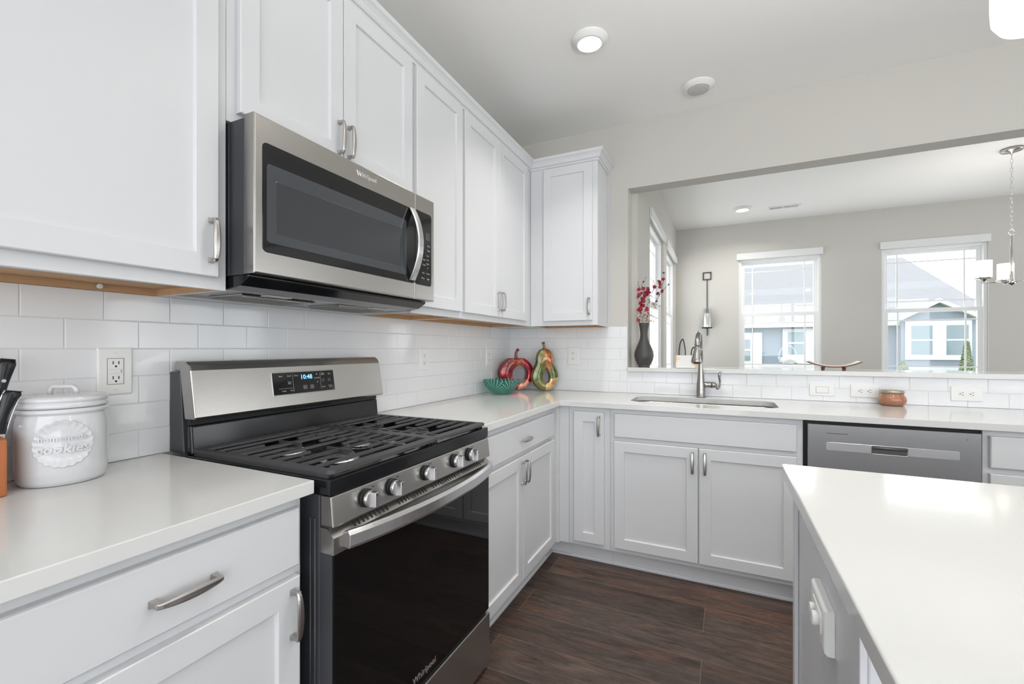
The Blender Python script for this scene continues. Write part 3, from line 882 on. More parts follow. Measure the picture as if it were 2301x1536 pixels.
# control panel, sloping slightly
def slopebox(mb, xb, xt, xback, y0, y1, z0, z1):
    mb.loops([[(xback, y0, z0), (xb, y0, z0), (xt, y0, z1), (xback, y0, z1)], [(xback, y1, z0), (xb, y1, z0), (xt, y1, z1), (xback, y1, z1)]])
mb = MB(); slopebox(mb, 0.655, 0.648, 0.6135, Y0+0.001, Y1-0.001, 0.803, 0.8735)
link('control_panel', mb, 'steel', r, 0.003, 2)
for y, n in ((0.841, 1), (0.937, 2), (1.087, 3), (1.244, 4), (1.340, 5)):
    f = lambda u, v, w_: (0.6525+w_, u, v)
    ko = MB(f)
    ko.tube([(y, 0.842, 0.0), (y, 0.842, 0.005)], 0.0225, 24)
    kk = link('knob', ko, 'blackm', r, label=None)
    ko = MB(f)
    ls = []
    for q, ww in ((0.0195, 0.0052), (0.0195, 0.017), (0.0175, 0.019)):
        ls.append([(y+q*math.cos(2*PI*k/28), 0.842+q*math.sin(2*PI*k/28), ww) for k in range(28)])
    ko.loops(ls, smooth=True)
    # raised grip bar across the knob
    ls = []
    for i, (hw, ww) in enumerate(((0.0075, 0.017), (0.0055, 0.034), (0.0045, 0.036))):
        ls.append([(y-hw, 0.842-0.0185+0.001*i, ww), (y+hw, 0.842-0.0185+0.001*i, ww), (y+hw, 0.842+0.0185-0.001*i, ww), (y-hw, 0.842+0.0185-0.001*i, ww)])
    ko.loops(ls)
    link('knob_grip', ko, 'steelh', kk)
    ko = MB(f); ko.box(y-0.0008, y+0.0008, 0.850, 0.857, 0.0361, 0.0364)
    link('knob_pointer', ko, 'blackm', kk)
mb = MB()
for y in (0.865, 0.96, 1.11, 1.267, 1.363):
    mb = MB(); mb.lathe(y-0.0, 0.0, [(0.0, 0)], 3) if False else mb.tube([(0.6512, y+0.004, 0.862), (0.6520, y+0.004, 0.862)], 0.0018, 8)
    link('panel_print', mb, 'blackm', r)
# oven door
mb = MB()
slopebox(mb, 0.656, 0.656, 0.6135, Y0+0.001, Y1-0.001, 0.742, 0.780)
slopebox(mb, 0.656, 0.634, 0.6135, Y0+0.001, Y1-0.001, 0.7802, 0.799)
mb.mi = 1
yy = 0.80
for a, b in ((0.80, 0.93), (0.965, 1.10), (1.125, 1.26), (1.295, 1.43)):
    k = int((b-a)/0.0135)
    for i in range(k):
        y = a+(b-a)*(i+0.5)/k
        # slots on the sloping top of the door
        z0_, z1_ = 0.784, 0.796
        xa = 0.656-(z0_-0.7802)/0.0188*0.022+0.0004; xb_ = 0.656-(z1_-0.7802)/0.0188*0.022+0.0004
        mb.add([(xa, y-0.003, z0_), (xa, y+0.003, z0_), (xb_, y+0.003, z1_), (xb_, y-0.003, z1_)], [(0, 1, 2, 3)])
door = link('oven_door', mb, ['steel', 'slot'], r, fixn=False)
mb = MB(); mb.box(0.6135, 0.652, Y0+0.004, Y1-0.004, 0.225, 0.7415)
link('door_glass', mb, 'glassblk', door, 0.0015, 1, label='black reflective oven door glass')
for a, b in ((Y0+0.001, Y0+0.0035), (Y1-0.0035, Y1-0.001)):
    mb = MB(); mb.box(0.6135, 0.6495, a, b, 0.225, 0.7415); link('door_edge', mb, 'side', door)
mb = MB(); mb.text('Whirlpool', 0.027, (0.6522, 1.083, 0.254), (0, 1, 0), (0, 0, 1), 0.0004, bold=0.0006)
link('logo', mb, 'logo', door)
# arched handle
mb = MB(); ls = []
N = 24
ha, hb = 0.768, 1.476
for i in range(N+1):
    s_ = i/N; y = ha+(hb-ha)*s_; k = 4*s_*(1-s_)
    x = 0.664+0.046*k**0.9 if k > 0 else 0.664
    hz = 0.0215; zc = 0.768+0.002*k
    ls.append([(x-0.010, y, zc-hz+0.003), (x+0.006, y, zc-hz), (x+0.010, y, zc-hz+0.008), (x+0.010, y, zc+hz-0.010), (x+0.004, y, zc+hz), (x-0.010, y, zc+hz-0.003)])
mb.loops(ls, smooth=False)
link('handle', mb, 'steelh', door, 0.0015, 2)
mb = MB(); slopebox(mb, 0.655, 0.655, 0.6135, Y0+0.001, Y1-0.001, 0.022, 0.213)
link('bottom_drawer', mb, 'steel', r, 0.003, 2)
mb = MB(); mb.box(0.03, 0.60, Y0+0.02, Y1-0.02, 0.0206, 0.0215); link('base_pan', mb, 'blackm', r)
# backguard
mb = MB()
slopebox(mb, 0.080, 0.060, 0.0095, Y0, Y1, 0.915, 1.145)
bg_ = link('backguard', mb, 'side', r, 0.002, 1, label='charcoal side and back of the backguard')
mb = MB()
pf = [(0.084, 1.012), (0.130, 1.013), (0.134, 1.020), (0.112, 1.150), (0.104, 1.166), (0.090, 1.175), (0.040, 1.176), (0.031, 1.170), (0.0305, 1.150), (0.060, 1.149)]
mb.loops([[(x, Y0-0.001, z) for x, z in pf], [(x, Y1+0.001, z) for x, z in pf]])
link('backguard_fascia', mb, 'steel', bg_, 0.004, 3, label='brushed steel sloping fascia')
mb = MB(); slopebox(mb, 0.112, 0.104, 0.0835, Y0+0.004, Y1-0.004, 0.912, 0.995)
link('splash_riser', mb, 'black', bg_, 0.006, 3)
mb = MB(); mb.box(0.0835, 0.1005, Y0+0.006, Y1-0.006, 0.9955, 1.0115)
mb.tube([(0.105, 1.0, 1.004), (0.105, 1.24, 1.004)], 0.002, 6)
link('vent_gap', mb, 'blackm', bg_)
# display on the sloping face
O = Vector((0.1335, 0, 1.020)); VV = Vector((0.112-0.134, 0, 1.150-1.020)).normalized(); NN = Vector((0, 1, 0)).cross(VV).normalized()
def fd(u, v, w_):
    p = Vector((0.134, 0, 1.020))+VV*v+NN*w_
    return (p.x, u, p.z)
DY0, DY1, DV0, DV1 = 1.003-0.025, 1.262-0.032, 0.038, 0.112
mb = MB(fd); mb.rectloops(DY0-0.002, DY1+0.002, DV0-0.002, DV1+0.002, [(0, 0.0), (0.0, 0.0012), (0.001, 0.0018)])
link('display_bezel', mb, 'chrome', bg_)
mb = MB(fd); mb.box(DY0, DY1, DV0, DV1, 0.0019, 0.0026)
link('display_panel', mb, 'mwglass', bg_)
def dtext(mb, s_, u, v, size, bold=0):
    o = Vector(fd(DY0+u*(DY1-DY0), DV0+v*(DV1-DV0), 0.0028))
    mb.text(s_, size, o, (0, 1, 0), VV, 0.0001, bold=bold)
mb = MB(); dtext(mb, '10:48', 0.52, 0.74, 0.0225, 0.0002)
link('clock_digits', mb, 'clock', bg_)
mb = MB()
for s_, u, v, z in (('Bake', 0.12, 0.83, 0.0068), ('Broil', 0.245, 0.83, 0.0068), ('Clean', 0.36, 0.83, 0.0068), ('Delay', 0.245, 0.55, 0.0058), ('Bake', 0.245, 0.48, 0.0058),
                    ('Length', 0.15, 0.16, 0.0062), ('Hour', 0.27, 0.16, 0.0062), ('Temp/Time', 0.70, 0.66, 0.0062), ('Timer', 0.80, 0.88, 0.0058), ('Set/Off', 0.80, 0.81, 0.0058), ('Light', 0.92, 0.84, 0.0062),
                    ('Clock', 0.80, 0.20, 0.0062), ('Control', 0.92, 0.24, 0.0056), ('Lock', 0.92, 0.17, 0.0056)):
    dtext(mb, s_, u, v, z)
mf = MB(fd)
def drect(u, v, hu, hv, t=0.0005):
    cu, cv = DY0+u*(DY1-DY0), DV0+v*(DV1-DV0)
    mf.plate([(cu-hu, cv-hv), (cu+hu, cv-hv), (cu+hu, cv+hv), (cu-hu, cv+hv)], [[(cu-hu+t, cv-hv+t), (cu+hu-t, cv-hv+t), (cu+hu-t, cv+hv-t), (cu-hu+t, cv+hv-t)]], 0.0027, 0.0029)
def dline(u0, v0, u1, v1):
    a, b = DY0+u0*(DY1-DY0), DY0+u1*(DY1-DY0); c, d_ = DV0+v0*(DV1-DV0), DV0+v1*(DV1-DV0)
    mf.box(min(a, b)-0.0003, max(a, b)+0.0003, min(c, d_)-0.0003, max(c, d_)+0.0003, 0.0027, 0.0029)
drect(0.485, 0.26, 0.007, 0.006, 0.0008); drect(0.60, 0.26, 0.007, 0.006, 0.0008)
drect(0.80, 0.53, 0.0045, 0.004); drect(0.91, 0.53, 0.0045, 0.004)
dline(0.30, 0.1, 0.30, 0.9); dline(0.755, 0.1, 0.755, 0.9); dline(0.08, 0.27, 0.29, 0.27)
for u, v, sg in ((0.485, 0.26, 0), (0.70, 0.86, 1), (0.70, 0.45, -1)):
    cu, cv = DY0+u*(DY1-DY0), DV0+v*(DV1-DV0); q = 0.0026
    tri = [(cu-q, cv-q), (cu+q, cv), (cu-q, cv+q)] if sg == 0 else [(cu-q, cv-q*sg), (cu+q, cv-q*sg), (cu, cv+q*sg)]
    mf.prism(tri, 0.0027, 0.0029)
cu, cv = DY0+0.60*(DY1-DY0), DV0+0.26*(DV1-DV0); mf.box(cu-0.0018, cu+0.0018, cv-0.0018, cv+0.0018, 0.0027, 0.0029)
link('display_lettering', mb, 'text', bg_)
link('button_outline', mf, 'text', bg_)

# ------------------------------------------------------------------ microwave
r = root('microwave', (0.2, 1.11, 1.37), 'stainless over-the-range microwave with a curved bar handle', 'microwave')
mb = MB()
mb.box(0.0085, 0.355, 0.7265, 1.474, 1.405, 1.801) if False else mb.box(0.0005, 0.2925, 0.728, 1.4685, 1.4012, 1.8005)
mb.box(0.2927, 0.355, 0.728, 1.4685, 1.4012, 1.8005)
link('case', mb, 'side', r, 0.002, 1)
mb = MB()
pf = [(0.0095, 1.3975), (0.0095, 1.366), (0.285, 1.366), (0.335, 1.374), (0.368, 1.394), (0.368, 1.4008), (0.0095, 1.4008)]
mb.loops([[(x, 0.729, z) for x, z in pf], [(x, 1.4745, z) for x, z in pf]])
und = link('underside', mb, 'black', r, 0.002, 1)
for a, b in ((0.80, 1.05), (1.15, 1.40)):
    mb = MB()
    mb.rectloops(0.075, 0.235, a, b, [(0, 1.3655), (0.004, 1.3625)])
    ft = link('grease_filter', mb, 'steel', und)
    mb = MB()
    for k in range(26):
        y = a+0.008+(b-a-0.016)*k/25
        mb.box(0.082, 0.228, y-0.0015, y+0.0015, 1.3605, 1.3624)
    for k in range(14):
        x = 0.082+0.146*k/13
        mb.box(x-0.0012, x+0.0012, a+0.006, b-0.006, 1.3595, 1.3604)
    link('filter_mesh', mb, 'steel', ft)
for a in (0.85, 1.28):
    mb = MB(); mb.box(0.245, 0.275, a, a+0.08, 1.3625, 1.3655); link('cooktop_light_lens', mb, 'lampoff', und)
# door and control section, face at x = .395
mb = MB(FL(0.357)); z0_, z1_ = 1.402, 1.806
mb.rectloops(0.727, 1.3675, z0_, z1_, [(0, 0), (0, 0.034), (0.0015, 0.037), (0.004, 0.038)])
md = link('door', mb, 'steel', r)
mb = MB(FL(0.357)); mb.rectloops(1.3690, 1.494, z0_, z1_, [(0, 0), (0, 0.034), (0.0015, 0.037), (0.004, 0.038)])
cp_ = link('control_section', mb, 'steel', r)
fm = FL(0.3953)
mb = MB(fm); mb.rrect(0.748, 1.3670, 1.459, 1.740, 0.014, [(0, 0.0), (0.0008, 0.0009)])
link('door_glass', mb, 'mwglass', md)
mb = MB(fm); mb.rrect(0.760, 1.318, 1.485, 1.688, 0.010, [(0, 0.0010), (0.0008, 0.0014)])
link('window_surround', mb, 'mwscreen', md, label='dark grey bevelled border of the see-through window')
mb = MB(fm); mb.rrect(0.784, 1.292, 1.512, 1.650, 0.006, [(0, 0.0015), (0.002, 0.0021), (0.0035, 0.0016)])
link('window_screen', mb, 'mwscreen2', md)
mb = MB(fm); mb.rrect(1.3692, 1.474, 1.459, 1.745, 0.012, [(0, 0.0), (0.0008, 0.0009)])
link('keypad', mb, 'mwglass', cp_)
mb = MB(fm); mb.box(1.435, 1.462, 1.640, 1.670, 0.0011, 0.0014); link('display', mb, 'mwscreen', cp_)
mb = MB()
def mtext(s_, y, z, size): mb.text(s_, size, (0.3965, y, z), (0, 1, 0), (0, 0, 1), 0.0001)
for s_, y, z in (('Start', 1.455, 1.618), ('Stop', 1.455, 1.600), ('1 2 3', 1.4485, 1.578), ('4 5 6', 1.4485, 1.562), ('7 8 9', 1.4485, 1.546), ('0', 1.4485, 1.53), ('Power', 1.452, 1.508), ('Vent', 1.420, 1.508), ('Light', 1.452, 1.487), ('Timer', 1.418, 1.487), ('Add', 1.425, 1.56), ('Cook', 1.425, 1.54)):
    mtext(s_, y, z, 0.0085)
link('keypad_lettering', mb, 'text', cp_)
mb = MB(); mb.text('Whirlpool', 0.021, (0.3957, 1.117, 1.7765), (0, 1, 0), (0, 0, 1), 0.0008, bold=0.0004)
link('logo', mb, 'logo', md)
mb = MB(); ls = []
N = 20
for i in range(N+1):
    s_ = i/N; z = 1.468+(1.738-1.468)*s_; k = 4*s_*(1-s_)
    x = 0.400+0.040*k; y = 1.345
    hw = 0.0165
    ls.append([(x-0.004, y-hw+0.002, z), (x+0.002, y-hw, z), (x+0.006, y-hw+0.005, z), (x+0.006, y+hw-0.005, z), (x+0.002, y+hw, z), (x-0.004, y+hw-0.002, z)])
mb.loops(ls)
link('handle', mb, 'steelh', md, 0.0012, 2)

# ------------------------------------------------------------------ island
r = root('kitchen_island', (2.6, 1.0, 0), 'white kitchen island with a plain end panel facing the range', 'kitchen island')
mb = MB(); mb.box(1.621, 3.55, 0.708, 1.298, 0.0005, 0.8835)
link('body', mb, 'cab', r, 0.002, 1)
mb = MB(); mb.box(1.612, 1.6205, 0.7082, 0.738, 0.001, 0.883); mb.box(1.612, 1.6205, 1.270, 1.2985, 0.001, 0.883)
mb.box(1.612, 1.6205, 0.7385, 1.2695, 0.001, 0.11)
link('corner_trim', mb, 'cab', r, 0.001, 1)
mb = MB()
A = math.radians
pts = [(1.592, 1.334), (1.597, 1.339), (3.62, 1.339), (3.62, 0.46), (1.64, 0.46)]+[(1.64-0.048*math.sin(A(t)), 0.508-0.048*math.cos(A(t))) for t in (15, 30, 45, 60, 75, 90)]
mb.prism(list(reversed(pts)), 0.884, 0.914)
link('countertop', mb, 'quartz', None, 0.003, 3, label='glossy white quartz top of the kitchen island', cat='countertop', group=None)
def outlet(label, f, u0, u1, v0, v1, w0, horizontal=False, kind='duplex', group=None):
    r = root('outlet' if kind != 'switch' else 'light_switch', f((u0+u1)/2, v0, w0), label, 'outlet' if kind != 'switch' else 'light switch', group)
    mb = MB(f); mb.rectloops(u0, u1, v0, v1, [(0, w0), (0, w0+0.003), (0.002, w0+0.0055), (0.004, w0+0.006)])
    link('cover_plate', mb, 'white', r)
    cu, cv = (u0+u1)/2, (v0+v1)/2
    def T(a, b): return (cu+b, cv-a) if not horizontal else (cu-a, cv+b)   # a along long axis
    if kind == 'switch':
        mb = MB(f); mb.rectloops(cu-0.029, cu+0.029, cv-0.017, cv+0.017, [(0, w0+0.0061), (0, w0+0.0075), (0.0015, w0+0.0085)])
        link('rocker', mb, 'white', r)
        mb = MB(f); mb.plate([(cu-0.030, cv-0.018), (cu+0.030, cv-0.018), (cu+0.030, cv+0.018), (cu-0.030, cv+0.018)], [[(cu-0.0292, cv-0.0172), (cu+0.0292, cv-0.0172), (cu+0.0292, cv+0.0172), (cu-0.0292, cv+0.0172)]], w0+0.0061, w0+0.0064)
        link('rocker_gap', mb, 'slot', r)
        return r
    sl = MB(f); fc = MB(f)
    for sg in (-1, 1):
        off = 0.0195*sg
        if kind == 'gfci':
            a, b = T(off-0.0135, -0.0165), T(off+0.0135, 0.0165)
            fc.rectloops(min(a[0], b[0]), max(a[0], b[0]), min(a[1], b[1]), max(a[1], b[1]), [(0, w0+0.0061), (0.0008, w0+0.0075)])
        else:
            c = T(off, 0)
            L = []
            for k in range(20):
                t = 2*PI*k/20; x, y = 0.0165*math.cos(t), 0.0165*math.sin(t)
                y_ = max(-0.0125, min(0.0125, y)) if not horizontal else y
                x_ = x if not horizontal else max(-0.0125, min(0.0125, x))
                L.append((c[0]+x_, c[1]+y_))
            fc.prism(L, w0+0.0061, w0+0.0075)
        for bb in (-0.006, 0.006):
            c = T(off-0.003, bb); hx, hy = (0.0011, 0.0042) if not horizontal else (0.0042, 0.0011)
            sl.box(c[0]-hx, c[0]+hx, c[1]-hy, c[1]+hy, w0+0.0076, w0+0.0078)
        c = T(off+0.0065, 0)
        sl.prism([(c[0]+0.0026*math.cos(2*PI*k/10), c[1]+0.0026*math.sin(2*PI*k/10)) for k in range(10)], w0+0.0076, w0+0.0078)
    if kind == 'gfci':
        fc.rectloops(cu-0.0165, cu+0.0165, cv-0.0048, cv+0.0048, [(0, w0+0.0061), (0.0008, w0+0.0083)])
        sl.box(cu+0.010, cu+0.012, cv+0.001, cv+0.003, w0+0.0084, w0+0.0086); sl.box(cu+0.010, cu+0.012, cv-0.003, cv-0.001, w0+0.0084, w0+0.0086)
        sl.plate([(cu-0.0180, cv-0.0345), (cu+0.0180, cv-0.0345), (cu+0.0180, cv+0.0345), (cu-0.0180, cv+0.0345)], [[(cu-0.0172, cv-0.0337), (cu+0.0172, cv-0.0337), (cu+0.0172, cv+0.0337), (cu-0.0172, cv+0.0337)]], w0+0.0061, w0+0.0063)
    link('receptacle', fc, 'white', r)
    link('slots', sl, 'slot', r)
    sc = MB(f)
    for a_ in ((-0.048, 0.048) if kind == 'gfci' else (0.0,)):
        c = T(a_, 0); sc.tube([(c[0], c[1], w0+0.0061), (c[0], c[1], w0+0.0070)], 0.0028, 10)
    link('plate_screw', sc, 'trim', r)
    return r
TW = 0.0083
outlet('white outlet with test buttons above the cookie jar', FL(0), 0.570, 0.645, 1.091, 1.214, TW, kind='gfci')
outlet('white wall outlet on the tile just right of the range', FL(0), 1.908, 1.984, 1.096, 1.214, TW)
outlet('white wall outlet on the left tile wall beside the red pumpkin ornament', FL(0), 2.640, 2.713, 1.096, 1.214, TW)
outlet('white upright outlet on the back tile beside the green pear ornament', FB(YB), 0.464, 0.541, 1.100, 1.221, TW)
outlet('white sideways wide rocker switch below the ledge, right of the faucet', FB(YB), 1.907, 2.027, 0.944, 1.012, TW, True, 'switch')
outlet('white sideways outlet partly behind the copper jar', FB(YB), 2.098, 2.225, 0.944, 1.014, TW, True)
outlet('white sideways outlet right of the copper jar, near the ledge end', FB(YB), 2.516, 2.638, 0.945, 1.018, TW, True)
# island outlet: plate facing the range, with a plugged-in white cap
f = lambda u, v, w_: (1.6206-w_, u, v)
r = root('outlet', (1.62, 0.95, 0.70), 'white sideways outlet on the end panel of the island', 'outlet')
mb = MB(f); mb.rectloops(0.890, 1.012, 0.700, 0.775, [(0, 0.0), (0, 0.010), (0.003, 0.014), (0.006, 0.015)])
link('cover_plate', mb, 'white', r)
mb = MB(f)
mb.rrect(0.912, 0.990, 0.718, 0.758, 0.01, [(0, 0.0151), (0.001, 0.0165)])
mb.tube([(0.935, 0.738, 0.0165), (0.935, 0.738, 0.026)], 0.012, 14)
mb.tube([(0.968, 0.738, 0.0165), (0.968, 0.738, 0.024)], 0.010, 14)
link('receptacle', mb, 'white', r)

# ------------------------------------------------------------------ ceiling lights, vent
def downlight(label, x, y, lens, rr_, grp, power=0, sp=150):
    r = root('ceiling_light', (x, y, CEIL-0.03), label, 'ceiling light', grp)
    mb = MB()
    mb.lathe(x, y, [(rr_, CEIL-0.0005), (rr_, CEIL-0.004), (rr_*0.97, CEIL-0.008), (rr_*0.74, CEIL-0.024), (rr_*0.66, CEIL-0.027), (rr_*0.655, CEIL-0.018)], 40)
    link('trim_ring', mb, 'white', r)
    mb = MB(); mb.lathe(x, y, [(rr_*0.652, CEIL-0.0175), (rr_*0.652, CEIL-0.0262), (rr_*0.55, CEIL-0.029), (0.001, CEIL-0.030)], 32)
    link('lens', mb, lens, r)
    if power:
        l = bpy.data.lights.new('bulb', 'AREA'); l.shape = 'DISK'; l.size = rr_*1.2; l.energy = power; l.color = (1.0, 0.96, 0.90); l.spread = math.radians(sp)
        o = bpy.data.objects.new('bulb', l); COL.objects.link(o); o.parent = r; o.location = (0, 0, -0.012)
downlight('lit round ceiling light over the kitchen, nearer the range', 0.869, 2.119, 'lamp', 0.088, None, 4.5, sp=110)
downlight('unlit round ceiling light over the sink', 1.331, 2.760, 'lampoff', 0.088, None, 0)
downlight('lit round ceiling light in the dining room beyond the header', 1.656, 5.37, 'lamp', 0.092, None, 7)
# unseen ceiling lights added to brighten counters, island and base cabinets
for i, (x, y, pw, sp) in enumerate(((2.3, 1.98, 3, 110), (3.6, 1.7, 2, 180), (2.2, -1.3, 3, 150), (3.4, -1.0, 7, 180), (4.8, 0.4, 10, 180), (1.32, 1.25, 4.5, 120))):
    l = bpy.data.lights.new('bulb', 'AREA'); l.shape = 'DISK'; l.size = 0.12; l.energy = pw; l.color = (1.0, 0.96, 0.90); l.spread = math.radians(sp)
    o = bpy.data.objects.new('added_downlight', l); COL.objects.link(o); o.location = (x, y, CEIL-0.035)
    downlight(('added round ceiling light above the island', 'added round ceiling light right of the island', 'added round ceiling light behind the camera', 'added round ceiling light at the rear of the room', 'added round ceiling light near the right wall', 'added round ceiling light over the walkway in front of the range')[i], x, y, 'lamp', 0.088, None, 0)

r = root('ceiling_vent', (2.06, 5.5, CEIL-0.008), 'white slotted air vent in the dining room ceiling', 'air vent')
f = lambda u, v, w_: (u, v, CEIL-w_)
mb = MB(f); mb.plate([(1.905, 5.445), (2.205, 5.445), (2.205, 5.555), (1.905, 5.555)], [[(1.925, 5.465), (2.05, 5.465), (2.05, 5.535), (1.925, 5.535)], [(2.06, 5.465), (2.185, 5.465), (2.185, 5.535), (2.06, 5.535)]], 0.0005, 0.007)
link('vent_frame', mb, 'white', r)
mb = MB(f)
for a in (1.925, 2.06):
    for k in range(11):
        x = a+0.006+0.0113*k
        mb.loops([[(x, 5.465, 0.001), (x+0.002, 5.465, 0.001), (x+0.006, 5.465, 0.006), (x+0.004, 5.465, 0.006)], [(x, 5.535, 0.001), (x+0.002, 5.535, 0.001), (x+0.006, 5.535, 0.006), (x+0.004, 5.535, 0.006)]])
link('slats', mb, 'white', r)
mb = MB(f); mb.box(1.925, 2.05, 5.465, 5.535, 0.0004, 0.0006); mb.box(2.06, 2.185, 5.465, 5.535, 0.0004, 0.0006)
link('vent_opening', mb, 'slot', r)

# chandelier
CX, CY = 3.436, 4.643
r = root('chandelier', (CX, CY, 1.70), 'brushed nickel chandelier with opal glass shades in the dining room', 'chandelier')
mb = MB(); mb.lathe(CX, CY, [(0.062, CEIL-0.0005), (0.062, CEIL-0.016), (0.058, CEIL-0.02), (0.012, CEIL-0.026), (0.008, CEIL-0.04)], 32)
link('canopy', mb, 'nickel', r)
mb = MB()
zt = CEIL-0.045; n = 17; pitch = (zt-2.115)/n
for k in range(n):
    zc = zt-pitch*(k+0.5); L = pitch*0.62; W = 0.0085
    L_ = []
    for j in range(14):
        t = 2*PI*j/14
        a = W*math.cos(t); b = L*math.sin(t)
        L_.append((CX+(a if k % 2 else a*0.25), CY+(a*0.25 if k % 2 else a), zc+b))
    mb.tube(L_, 0.0016, 6, closed=True)
link('chain', mb, 'chrome', r)
mb = MB()
L_ = [(CX+0.021*math.cos(2*PI*j/20), CY+0.010*math.cos(2*PI*j/20), 2.092+0.021*math.sin(2*PI*j/20)) for j in range(20)]
mb.tube(L_, 0.003, 8, closed=True); link('loop_ring', mb, 'chrome', r)
mb = MB(); mb.lathe(CX, CY, [(0.004, 1.69), (0.010, 1.695), (0.022, 1.702), (0.022, 1.735), (0.010, 1.738), (0.0095, 1.80), (0.0085, 2.06), (0.005, 2.072)], 20)
link('stem', mb, 'chrome', r)
for k in range(3):
    a = math.radians(197+120*k); ca, sa = math.cos(a), math.sin(a)
    mb = MB(); mb.tube([(CX+0.02*ca, CY+0.02*sa, 1.716), (CX+0.205*ca, CY+0.205*sa, 1.716)], 0.0055, 8)
    sx_, sy_ = CX+0.185*ca, CY+0.185*sa
    mb.lathe(sx_, sy_, [(0.008, 1.722), (0.014, 1.735), (0.036, 1.742), (0.052, 1.745), (0.052, 1.750), (0.044, 1.751)], 20)
    for j in range(4):
        t = PI/4+PI/2*j; mb.tube([(sx_+0.051*math.cos(t), sy_+0.051*math.sin(t), 1.748), (sx_+0.051*math.cos(t), sy_+0.051*math.sin(t), 1.762)], 0.003, 6)
    ao = link('arm', mb, 'chrome', r)
    mb = MB(); mb.lathe(sx_, sy_, [(0.044, 1.7515), (0.046, 1.753), (0.047, 1.880), (0.0435, 1.880), (0.043, 1.756), (0.001, 1.755)], 28)
    link('lamp_shade', mb, 'shade', ao)
# pendant over the island, only its lower end reaches into the photo
r = root('pendant_light', (1.885, 0.92, 1.69), 'white glass pendant light hanging over the island, cut by the photo corner', 'pendant light')
mb = MB(); mb.lathe(1.885, 0.92, [(0.001, 1.690), (0.035, 1.692), (0.052, 1.699), (0.060, 1.713), (0.061, 1.73), (0.061, 1.88), (0.056, 1.895), (0.02, 1.90)], 36)
link('lamp_shade', mb, 'shade', r)
mb = MB(); mb.lathe(1.885, 0.92, [(0.019, 1.9005), (0.019, 1.94), (0.006, 1.95), (0.005, 2.68), (0.055, 2.695), (0.06, CEIL-0.001)], 20)
link('stem', mb, 'nickel', r)

def add_uplight(x, y, z, power, size=0.07):
    """upward lamp added above a glass shade to brighten the ceiling"""
    l = bpy.data.lights.new('bulb', 'AREA'); l.shape = 'DISK'; l.size = size; l.energy = power; l.color = (1.0, 0.96, 0.91)
    o = bpy.data.objects.new('added_uplight', l); COL.objects.link(o); o.location = (x, y, z); o.rotation_euler = (PI, 0, 0)
add_uplight(1.885, 0.92, 1.955, 16)  # added lamp outside the shade, lifts the kitchen ceiling
for k in range(3):
    a = math.radians(197+120*k); add_uplight(CX+0.185*math.cos(a), CY+0.185*math.sin(a), 1.885, 1.1)  # added lamps above the shades, lift the dining ceiling
for x in (2.65, 3.35):  # two unseen pendants added for more light on the ceiling
    r = root('pendant_light', (x, 0.92, 1.69), 'added white glass pendant light over the %s of the island' % ('middle' if x < 3 else 'far right end'), 'pendant light')
    mb = MB(); mb.lathe(x, 0.92, [(0.001, 1.690), (0.035, 1.692), (0.052, 1.699), (0.060, 1.713), (0.061, 1.73), (0.061, 1.88), (0.056, 1.895), (0.02, 1.90)], 36)
    link('lamp_shade', mb, 'shade', r)
    mb = MB(); mb.lathe(x, 0.92, [(0.019, 1.9005), (0.019, 1.94), (0.006, 1.95), (0.005, 2.68), (0.055, 2.695), (0.06, CEIL-0.001)], 20)
    link('stem', mb, 'nickel', r)
    add_uplight(x, 0.92, 1.955, 2.5)

# ------------------------------------------------------------------ wall sconce
r = root('candle_sconce', (1.29, YF-0.05, 1.37), 'black iron wall sconce with an ivory pillar candle in clear glass', 'candle sconce')
mb = MB(FB(YF))
mb.plate([(1.243, 2.066), (1.340, 2.066), (1.340, 2.162), (1.243, 2.162)], [[(1.253, 2.076), (1.330, 2.076), (1.330, 2.152), (1.253, 2.152)]], 0.001, 0.012)
mb.box(1.288, 1.2955, 1.372, 2.0658, 0.004, 0.012)
link('bracket', mb, 'ironblack', r)
mb = MB(); mb.lathe(1.2915, YF-0.066, [(0.061, 1.462), (0.061, 1.474), (0.055, 1.475)], 28)
link('candle_plate', mb, 'ironblack', r)
mb = MB(); mb.lathe(1.2915, YF-0.066, [(0.036, 1.4755), (0.037, 1.48), (0.037, 1.640), (0.033, 1.646), (0.001, 1.642)], 24)
mb.tube([(1.2915, YF-0.066, 1.642), (1.2915, YF-0.066, 1.652)], 0.0012, 5)
link('candle', mb, 'wax', r)
mb = MB()
ls = [[(1.2915+q*math.cos(2*PI*k/28), YF-0.066+q*math.sin(2*PI*k/28), z) for k in range(28)] for q, z in ((0.052, 1.4756), (0.052, 1.708), (0.0495, 1.708), (0.0495, 1.4757))]
mb.loops(ls, False, False, True)
link('glass_cylinder', mb, 'hurricane', r)

# ------------------------------------------------------------------ vase and flowers
VX, VY, VZ = 0.977, 3.10, 1.0875
mb = MB(); 
vp = [(0.039, 0), (0.040, 0.003), (0.036, 0.006), (0.045, 0.02), (0.058, 0.048), (0.0635, 0.078), (0.060, 0.105), (0.049, 0.135), (0.036, 0.165), (0.027, 0.195), (0.0245, 0.215), (0.0255, 0.240), (0.030, 0.270), (0.0345, 0.293), (0.0350, 0.297), (0.0325, 0.296), (0.027, 0.270), (0.022, 0.23), (0.02, 0.21)]
mb.lathe(VX, VY, [(a, VZ+b) for a, b in vp], 40)
link('vase', mb, 'vase', None, label='charcoal grey bottle-shaped vase on the left end of the ledge', cat='vase', origin=(VX, VY, VZ))

